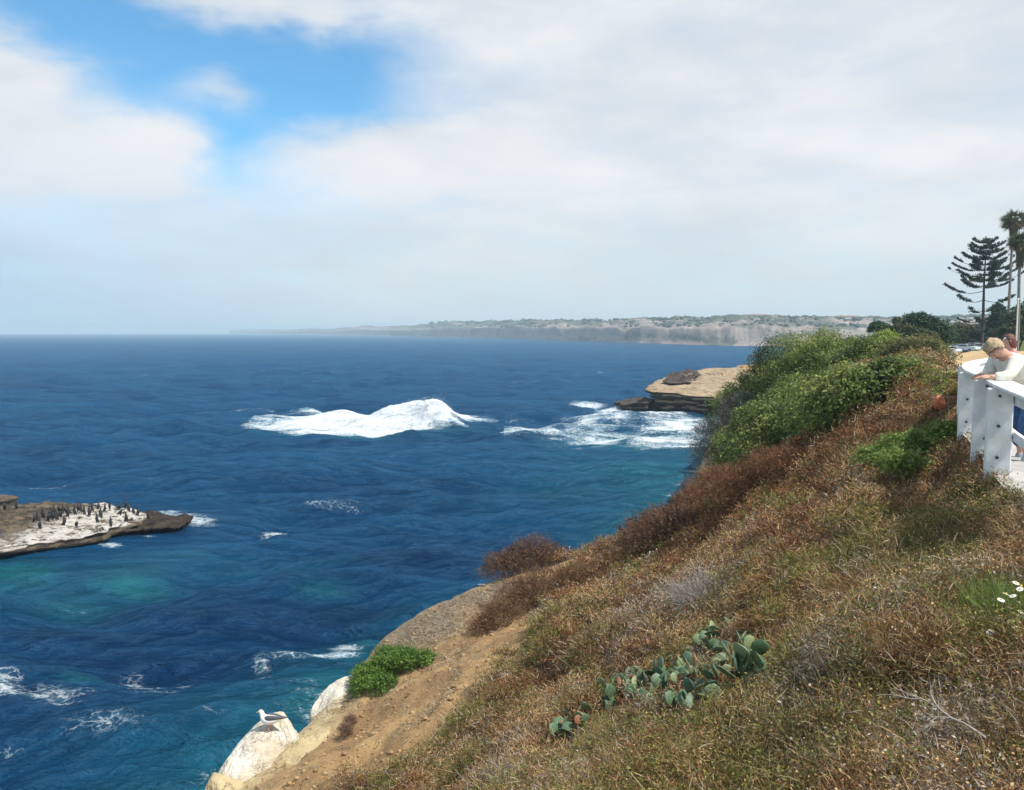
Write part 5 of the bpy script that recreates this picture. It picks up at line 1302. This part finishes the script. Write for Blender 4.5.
def build_cormorants():
    from mathutils.bvhtree import BVHTree
    rk = [o for o in bpy.data.objects if o.name.startswith("sea_rock") and ('low' in o['label'] or 'small' in o['label']) and 'headland' not in o['label']]
    Vv = []; Pp = []
    for o in rk:
        k = len(Vv); Vv += [v.co.copy() for v in o.data.vertices]; Pp += [tuple(i+k for i in p.vertices) for p in o.data.polygons]
    T = BVHTree.FromPolygons(Vv, Pp)
    B = plain("black_feather", (.014, .013, .014), .55, .2, 10); BK = plain("dark_bill", (.10, .08, .05), .5, .1)
    def corm(chains, kx):
        A = Acc()
        for c_ in chains:
            V, fl = spindle([(*p, r_*kx) for p, r_ in c_], 8)
            k = A.n; A.V.append(V); A.n += len(V)
            for ff in fl: A.F.setdefault(ff.shape[1], []).append(ff+k)
        return A.build("body", B)
    def proto(v):
        o = {0: [[((0, 0, .24), .085), ((.02, 0, .34), .080), ((.01, 0, .45), .052), ((-.01, 0, .53), .032), ((.0, 0, .60), .028), ((.03, 0, .64), .032), ((.07, 0, .645), .018)], [((0, 0, .24), .085), ((-.07, 0, .13), .05), ((-.14, 0, .03), .02)], [((0, 0, .24), .085), ((.02, .04, .12), .022), ((.02, .04, .0), .014), ((.07, .05, -.01), .012)], [((0, 0, .24), .085), ((.02, -.04, .12), .022), ((.02, -.04, .0), .014), ((.07, -.05, -.01), .012)]],
             1: [[((0, 0, .22), .09), ((.05, 0, .30), .085), ((.09, 0, .38), .055), ((.13, 0, .42), .03), ((.17, 0, .40), .03), ((.21, 0, .385), .016)], [((0, 0, .22), .09), ((-.12, 0, .16), .06), ((-.25, 0, .10), .02)], [((0, 0, .22), .09), ((.02, .04, .1), .022), ((.02, .04, .0), .014), ((.07, .05, -.01), .012)], [((0, 0, .22), .09), ((.02, -.04, .1), .022), ((.02, -.04, .0), .014), ((.07, -.05, -.01), .012)]]}[v]
        return corm(o, 1.15)
    pr = [proto(0), proto(1), None]
    wng = [[((0, 0, .24), .085), ((.02, 0, .34), .080), ((.01, 0, .45), .052), ((-.01, 0, .53), .032), ((.0, 0, .60), .028), ((.03, 0, .64), .032), ((.07, 0, .645), .018)], [((0, 0, .24), .085), ((-.07, 0, .13), .05), ((-.14, 0, .03), .02)], [((0, 0, .24), .085), ((.02, .04, .12), .022), ((.02, .04, .0), .014)], [((0, 0, .24), .085), ((.02, -.04, .12), .022), ((.02, -.04, .0), .014)]]+[[((.02, 0, .34), .080), ((.02, q*.14, .42), .045), ((0, q*.30, .40), .05), ((-.02, q*.46, .30), .035), ((-.03, q*.52, .20), .02)] for q in (-1, 1)]
    pr[2] = corm(wng, 1.1)
    bk = [skin_obj("beak", [[((.07, 0, .645), .013), ((.11, 0, .65), .009), ((.15, 0, .64), .005)]], BK, None, 0), skin_obj("beak", [[((.21, 0, .385), .012), ((.25, 0, .375), .008), ((.28, 0, .36), .005)]], BK, None, 0)]
    bk.append(bk[0])
    pts = [(170, 165), (200, 196), (215, 140), (245, 160), (268, 150), (290, 135), (272, 122), (305, 140), (325, 180), (335, 118), (345, 138), (352, 124), (378, 125), (387, 188), (410, 115), (427, 125), (455, 138), (468, 105), (493, 168), (500, 97), (512, 142), (533, 112), (558, 95), (563, 188), (612, 128), (640, 95), (642, 160), (655, 108), (680, 124), (703, 130), (755, 150), (300, 118), (318, 120), (285, 152), (606, 104), (20, 98), (80, 92), (186, 158), (258, 140), (396, 112)]
    r = random.Random(8); first = [True, True]
    lab = {0: "black cormorant standing upright among others on the white guano rock", 1: "black cormorant hunched forward among others on the white guano rock", 2: "black cormorant holding its wings spread to dry on the guano rock"}
    for i, (a, b) in enumerate(pts):
        px, py = a/5.12, 490+(b+4)/5.12
        o = Vector((0, 0, HC)); d = (at(px, py, 60)-o).normalized(); h = T.ray_cast(o, d)[0]
        if h is None:
            h = None
            for dd in range(1, 14):
                h = T.ray_cast(o, (at(px, py+dd*.7, 60)-o).normalized())[0]
                if h: break
            if h is None: continue
        h2 = T.ray_cast(h+Vector((0, .12, 2)), Vector((0, 0, -1)))[0] or h
        v = 0 if r.random() < .68 else 1
        if a in (245, 468, 606): v = 2
        root = empty("cormorant", h2-Vector((0, 0, .02)), r.choice([0, math.pi, r.uniform(0, 6.28)])+r.uniform(-.4, .4)); sc_ = r.uniform(1.05, 1.35); root.scale = (sc_,)*3
        l = lab[v]
        if v < 2:
            l = l.replace("among others on the white guano rock", "in the front row near the lower lip of the guano rock" if b > 160 else "in the crowded left cluster on the guano rock" if a < 300 else "on the middle of the guano rock's far rim" if a < 480 else "on the right part of the guano rock")
        if a == 755: l = "lone black cormorant at the seaward tip of the white guano rock"
        if a == 20: l = "black bird at the left edge on the small pale rock"
        if a == 80: l = "black bird at the right end of the small pale rock"
        tag(root, l, "cormorant", "cormorants on the sea rock")
        for src in (pr[v], bk[v]):
            c_ = src.copy(); C.objects.link(c_); c_.parent = root
    for o in pr+bk[:2]: bpy.data.objects.remove(o)
build_cormorants()

# ------------------------------------------------------------------ trees along the far walk
def gzl(x, y): return gz(x, y)
def norfolk():
    r = np.random.default_rng(91); D = 150; b = at(981.5, 345, D); zb = gzl(b.x, D); ztop = at(984.5, 236, D).z; H = ztop-zb
    root = empty("norfolk_pine", (b.x, D, zb)); tag(root, "tall dark Norfolk pine with open tiers of level branches", "pine tree")
    V, f = tube([(0, 0, -.3), (.05, 0, H*.3), (-.05, 0, H*.6), (.02, 0, H*.98)], [.34, .27, .18, .05], 10)
    np_obj("trunk", V, f, plain("dark_bark", (0.06, 0.05, 0.045), .9, .2, 2), root)
    A = Acc(); Bk = Acc(); px = D/F
    tiers = np.concatenate([np.linspace(341, 300, 5), np.linspace(291, 243, 10)])
    for ti, ty in enumerate(tiers):
        z = at(984, ty, D).z-zb; f_ = (ty-236)/105
        Lm = np.interp(ty, [236, 243, 252, 270, 292, 305, 320, 341], [5, 13, 22, 29, 38, 33, 25, 15])*px
        nb = 6 if ty < 300 else 4
        a0 = r.uniform(0, 6.28)
        for k in range(nb):
            a = a0+k*math.tau/nb+r.normal(0, .15)
            if ty > 285 and r.random() < .35: continue
            l = Lm*r.uniform(.6, 1.08); foli = 1.0
            up = np.interp(ty, [236, 262, 300, 341], [.34, .20, .04, -.03])
            dx = np.array([math.cos(a), math.sin(a), 0])
            t = np.linspace(0, 1, 7)[:, None]
            pts = dx*l*t+np.array([0, 0, 1])*(z+l*(up*t+.10*t**2-.14*np.sin(t*math.pi)*.8))
            V, ff = tube(pts, np.linspace(.07, .02, 7), 5); Bk.add(V, ff)
            n = int(88*max(l, 1.5)*(.6 if ty > 290 else 1))
            s0 = .12 if ty < 262 else (.30 if ty < 290 else .45)
            tt = s0+(1-s0)*r.beta(1.6, 1.1, n)
            clump = fbm(tt*5+k*3.3, tt*0+ti*2.1, 93, 2) > -.25
            tt = tt[clump]; n = len(tt)
            P = np.stack([np.interp(tt, t[:, 0], pts[:, i]) for i in range(3)], 1)
            lat = np.array([-dx[1], dx[0], 0]); wd = .55*np.sin(np.clip(tt, 0, 1)*math.pi*.85)+.12
            P += lat*(r.normal(0, 1, n)*wd)[:, None]*.6+np.array([0, 0, 1])*(np.abs(r.normal(0, .13, n))-.02)[:, None]
            col = np.array([(0.028, 0.045, 0.034), (0.042, 0.066, 0.045), (0.065, 0.09, 0.055)])[r.integers(0, 3, n)]*r.uniform(.8, 1.2, (n, 1))
            Vv, fq, cc = leaves(P, r.normal(size=(n, 3))+[0, 0, .3], r.uniform(.12, .26, n), col, r, .4); A.add(Vv, fq, cc)
    Bk.build("branch", plain("dark_branch", (0.05, 0.042, 0.04), .9, .2, 2), root); A.build("crown", M_LEAF, root)
norfolk()
def palm(label, tx, ty, bx, by, D, cr, skirt, seed):
    r = np.random.default_rng(seed); T = at(tx, ty, D); B = at(bx, by, D); zb = gzl(B.x, D); t0 = np.array([B.x, D, zb]); t1 = np.array(T)
    root = empty("palm_tree", t0); tag(root, label, "palm tree", "palms by the walk")
    e = t1-t0
    V, f = tube([(0, 0, -.2), e*.3+[.1, 0, 0], e*.7+[-.05, 0, 0], e], [.30, .22, .2, .22], 8); np_obj("trunk", V, f, plain("palm_bark", (0.22, 0.19, 0.16), .9, .2, 1), root)
    A = Acc(); S = Acc()
    for i in range(70):
        d = unit(r.normal(size=3)); el = r.uniform(-.75, 1.0); dead = el < -.25
        hz = math.sqrt(max(0, 1-el*el*.9)); a = r.uniform(0, math.tau); d = unit(np.array([math.cos(a)*hz, math.sin(a)*hz, el]))
        c0 = e+np.array([0, 0, .15]); st = c0+d*cr*.5+[0, 0, -.05*cr]
        n = 16; droop = d*1+r.normal(0, .33, (n, 3)); droop[:, 2] -= .35
        cols = [(0.07, 0.10, 0.045), (0.11, 0.15, 0.06), (0.16, 0.18, 0.08)]
        if dead or r.random() < .12: cols = [(0.24, 0.17, 0.09), (0.17, 0.12, 0.07)]
        col = np.array(cols)[r.integers(0, len(cols), n)]*r.uniform(.8, 1.2, (n, 1))
        A.addbl(np.repeat(st[None], n, 0), droop, cr*r.uniform(.4, .62, n), np.full(n, .15), r.uniform(.1, .3, n), col, r)
        V, f = tube([c0, st], [.03, .02], 4); A.add(V, f, np.array([.1, .12, .05]))
    A.build("crown", M_LEAF, root)
    n = 900; zz = r.uniform(0, 1, n)**.8; a = r.uniform(0, math.tau, n); rr_ = (.55-.25*zz)*cr*.45
    P = e+np.stack([np.cos(a)*rr_, np.sin(a)*rr_, -zz*skirt], 1)
    S.addbl(P, np.stack([np.cos(a)*.3, np.sin(a)*.3, -np.ones(n)], 1), np.full(n, .8), np.full(n, .09), np.full(n, .1), np.array([(0.20, 0.155, 0.09), (0.12, 0.10, 0.06)])[r.integers(0, 2, n)], r)
    S.build("dead_fronds", M_DRY, root)
palm("taller fan palm with a shaggy crown at the right edge", 1014, 221, 1006, 341, 138, 2.1, 3.2, 5)
palm("shorter fan palm just right of the taller one", 1021, 243, 1017, 341, 118, 1.8, 3.0, 6)
def tree(name, label, lumps, n, size, cols, seed, cat="tree", trunk=.25, group=None):
    r = np.random.default_rng(seed); cs = [l[0] for l in lumps]
    b = Vector((sum(c.x for c in cs)/len(cs), sum(c.y for c in cs)/len(cs), 0)); b.z = gzl(b.x, b.y)
    o = shrub(name, label, cat, lumps, n, size, cols, seed, stems=0, group=group, clump=.45, inner=.3)
    S = Acc(); o0 = Vector(o.location)
    V, f = tube([(0, 0, -.3), (.1, 0, 1.2), (0, .1, (sum(c.z for c in cs)/len(cs)-o0.z))], [trunk, trunk*.8, trunk*.5], 8); S.add(V, f)
    for c in cs:
        e = np.array(c-o0); V, f = tube([(0.05, 0, 1.0), e*.6+[0, 0, .3], e], [trunk*.55, trunk*.35, trunk*.12], 6); S.add(V, f)
    S.build("trunk", M_WOOD, o)
    return o
DG = [(0.018, 0.045, 0.022), (0.03, 0.07, 0.03), (0.05, 0.10, 0.04), (0.07, 0.12, 0.045)]
OG = [(0.04, 0.06, 0.025), (0.065, 0.085, 0.035), (0.09, 0.10, 0.045), (0.12, 0.12, 0.06)]
grp = "trees behind the lookout"
tree("broadleaf_tree", "dense dark green tree rising behind the olive shrub", [L(917, 328, 110, 2.3, 2.0), L(930, 332, 110, 2.6, 1.9), L(940, 338, 110, 2.0, 1.6), L(912, 337, 110, 2.2, 2)], 16000, .17, DG, 501, group=grp)
tree("broadleaf_tree", "low rounded dull tree between dark tree and Norfolk pine", [L(952, 337, 165, 2.6, 1.9), L(962, 335, 165, 2.8, 2.2), L(972, 338, 165, 2.4, 1.8), L(957, 341, 165, 2.6, 1.4)], 12000, .22, OG, 502, group=grp)
tree("broadleaf_tree", "broad dark tree close behind the trunk of the Norfolk pine", [L(982, 335, 172, 2.7, 2.4), L(990, 328, 172, 2.2, 2.6), L(976, 342, 172, 2.4, 1.6), L(994, 338, 172, 2.6, 2.2)], 14000, .22, DG[:3]+OG[:1], 503, group=grp)
tree("conifer_tree", "dark conical conifer between the Norfolk pine and the palms", [L(999, 332, 160, 2.2, 2.0), L(999, 322, 160, 1.8, 2.2), L(999, 313, 160, 1.2, 1.9), L(1000, 306, 160, .6, 1.2)], 12000, .2, DG[:3], 504, group=grp)
tree("broadleaf_tree", "green tree at the right edge behind the palm trunks", [L(1021, 325, 125, 2.2, 2.2), L(1012, 334, 125, 2.2, 1.8), L(1030, 320, 125, 2.6, 3), L(1024, 337, 125, 2.3, 1.8), L(1006, 340, 125, 1.8, 1.2)], 16000, .19, OG+DG[2:], 505, group=grp)
tree("broadleaf_tree", "small dark rounded tree peeking over the green shrub", [L(878, 328, 120, 1.2, .9), L(885, 330, 120, 1.1, .9), L(873, 331, 120, .8, .6)], 5000, .16, DG, 506, group=grp)
tree("broadleaf_tree", "olive tree crown just behind the bright green shrub", [L(902, 335, 90, 1.4, 1.2), L(913, 338, 90, 1.5, 1.2), L(925, 341, 90, 1.5, 1.1)], 8000, .15, OG, 507, group=grp)
palm("small distant palm standing above the shrubs against the hills", 897, 321, 897, 336, 170, 1.1, .8, 11)

# ------------------------------------------------------------------ pole, cars, shelter, people far off
def pole():
    D = 68; b = at(1016, 345, D); zb = gzl(b.x, D); H = at(1016, 300, D).z-zb
    root = empty("flag_pole", (b.x, D, zb)); tag(root, "slender white pole in front of the palm trunks", "pole")
    V, f = tube([(0, 0, 0), (0, 0, H*.5), (0, 0, H)], [.075, .065, .05], 10); np_obj("shaft", V, f, M_WHITE, root)
    bm = bmesh.new(); bmesh.ops.create_icosphere(bm, subdivisions=2, radius=.09, matrix=Matrix.Translation((0, 0, H+.06))); bm_obj("finial", bm, M_WHITE, root, smooth=True)
pole()
def car(label, px, D, col, seed, rz=0):
    b = at(px, 350, D); zb = gzl(b.x, D)
    root = empty("parked_car", (b.x, D, zb), rz); tag(root, label, "car", "cars parked beyond the sandy lot")
    pm = plain("car_paint", col, .3, .03, 1); gl = plain("car_glass", (.03, .035, .04), .08, .1); bk = plain("tyre", (.02, .02, .02), .8); rim = plain("rim", (.5, .5, .5), .3, .05, metal=.8)
    prof = [(-2.2, .45), (-2.25, .75), (-2.1, .95), (-1.2, 1.05), (-.55, 1.45), (.9, 1.48), (1.7, 1.1), (2.15, 1.02), (2.25, .7), (2.2, .4)]
    bm = bmesh.new(); rows = []
    for sx, k in ((-.86, 0), (-.9, .02), (.9, .02), (.86, 0)):
        pass
    L_ = [bm.verts.new((-.9+.16*max(0, (z-.95)/.5), y, z)) for y, z in prof]; R_ = [bm.verts.new((.9-.16*max(0, (z-.95)/.5), y, z)) for y, z in prof]
    n = len(prof)
    for i in range(n): j = (i+1) % n; bm.faces.new([L_[i], R_[i], R_[j], L_[j]])
    bm.faces.new(L_[::-1]); bm.faces.new(R_)
    bm_obj("body", bm, pm, root, .06)
    def quad(nm, pts, mat):
        bm = bmesh.new(); bm.faces.new([bm.verts.new(p) for p in pts]); o = bm_obj(nm, bm, mat, root); s_ = o.modifiers.new("t", 'SOLIDIFY'); s_.thickness = .02; s_.offset = 1
    quad("windscreen", [(-.74, -1.10, 1.13), (.74, -1.10, 1.13), (.64, -.64, 1.43), (-.64, -.64, 1.43)], gl)
    for sx in (-1, 1):
        quad("side_window", [(sx*.85, -.95, 1.1), (sx*.85, 1.4, 1.12), (sx*.765, .85, 1.41), (sx*.765, -.5, 1.4)][::sx], gl)
        bm = bmesh.new(); box_bm(bm, (.3, .05, .14), (sx*.62, -2.21, .74)); bm_obj("headlight", bm, plain("lamp_glass", (.7, .7, .7), .2, .02), root, .01)
        for y in (-1.35, 1.35):
            bm = bmesh.new(); bmesh.ops.create_cone(bm, cap_ends=True, segments=20, radius1=.33, radius2=.33, depth=.22, matrix=Matrix.Translation((sx*.82, y, .33)) @ Matrix.Rotation(math.pi/2, 4, 'Y')); w = bm_obj("wheel", bm, bk, root)
            bm = bmesh.new(); bmesh.ops.create_cone(bm, cap_ends=True, segments=16, radius1=.2, radius2=.18, depth=.03, matrix=Matrix.Translation((sx*.945, y, .33)) @ Matrix.Rotation(math.pi/2, 4, 'Y')); bm_obj("rim", bm, rim, w)
for a in (("white car parked at the left end of the row past the sandy lot", 948.5, 150, (.78, .78, .78), 1, .3), ("pale silver car parked second from the left in the row", 958, 152, (.62, .64, .66), 2, .2), ("white car parked in the middle of the row", 966.5, 150, (.8, .8, .8), 3, .35),
          ("grey car parked right of the middle white one", 975, 153, (.4, .42, .45), 4, .2), ("white car with a dark windscreen nearest the pine trunk", 983, 150, (.76, .76, .75), 5, .25)):
    car(*a)
M_SH = [cloth("white_tee", (.75, .75, .75)), cloth("red_tee", (.55, .08, .07)), cloth("navy_tee", (.04, .06, .16)), cloth("black_top", (.03, .03, .035))]
M_DH = plain("brown_hair", (.06, .035, .02), .6, .3, 40)
def far_person(label, x, y, k, face, h=1.7, grp_=None):
    J, f, s = stand(0, 0, 0, face, h); person(label, J, M_SH[k], M_JEANS if k != 2 else M_SH[3], M_DH, f, detail=False, s=s, sleeves=.4, loc=(x, y, gz(x, y)), group=grp_)
for lab, px, D, k, fc in (("person in white on the lawn just right of the dark shelter", 768.5, 190, 0, 1.2), ("person in black on the lawn right of the one in white", 776, 192, 3, 2.0), ("person in navy at the right end of the group on the lawn", 783, 188, 2, .5)):
    p = at(px, 357, D); far_person(lab, p.x, D, k, fc)
for lab, px, D, k, fc in (("person in a red shirt walking on the sandy lot by the pine", 975, 88, 1, 1.6), ("person in white walking on the sandy lot left of the one in red", 957.5, 92, 0, -1.5)):
    p = at(px, 350, D); far_person(lab, p.x, D, k, fc)
def shelter():
    D = 196; p = at(756, 360, D); zb = gz(p.x, D); root = empty("shelter", (p.x, D, zb), .25); tag(root, "small open shelter with a dark pitched roof on the lawn above the headland", "shelter")
    zt = at(756, 354, D).z-zb
    dk = plain("dark_roofing", (.035, .038, .045), .8, .1, 3); wd = plain("shelter_post", (.2, .17, .13), .8)
    bm = bmesh.new(); a = [bm.verts.new(c) for c in ((-1.9, -1.3, zt-.75), (1.9, -1.3, zt-.75), (1.9, 1.3, zt-.75), (-1.9, 1.3, zt-.75), (-1.3, 0, zt), (1.5, 0, zt))]
    for f in ((0, 1, 5, 4), (1, 2, 5), (2, 3, 4, 5), (3, 0, 4), (3, 2, 1, 0)): bm.faces.new([a[i] for i in f])
    bm_obj("roof", bm, dk, root)
    for x in (-1.5, 1.5):
        for y in (-1, 1):
            bm = bmesh.new(); box_bm(bm, (.14, .14, zt-.72), (x, y, (zt-.76)/2)); bm_obj("post", bm, wd, root)
shelter()
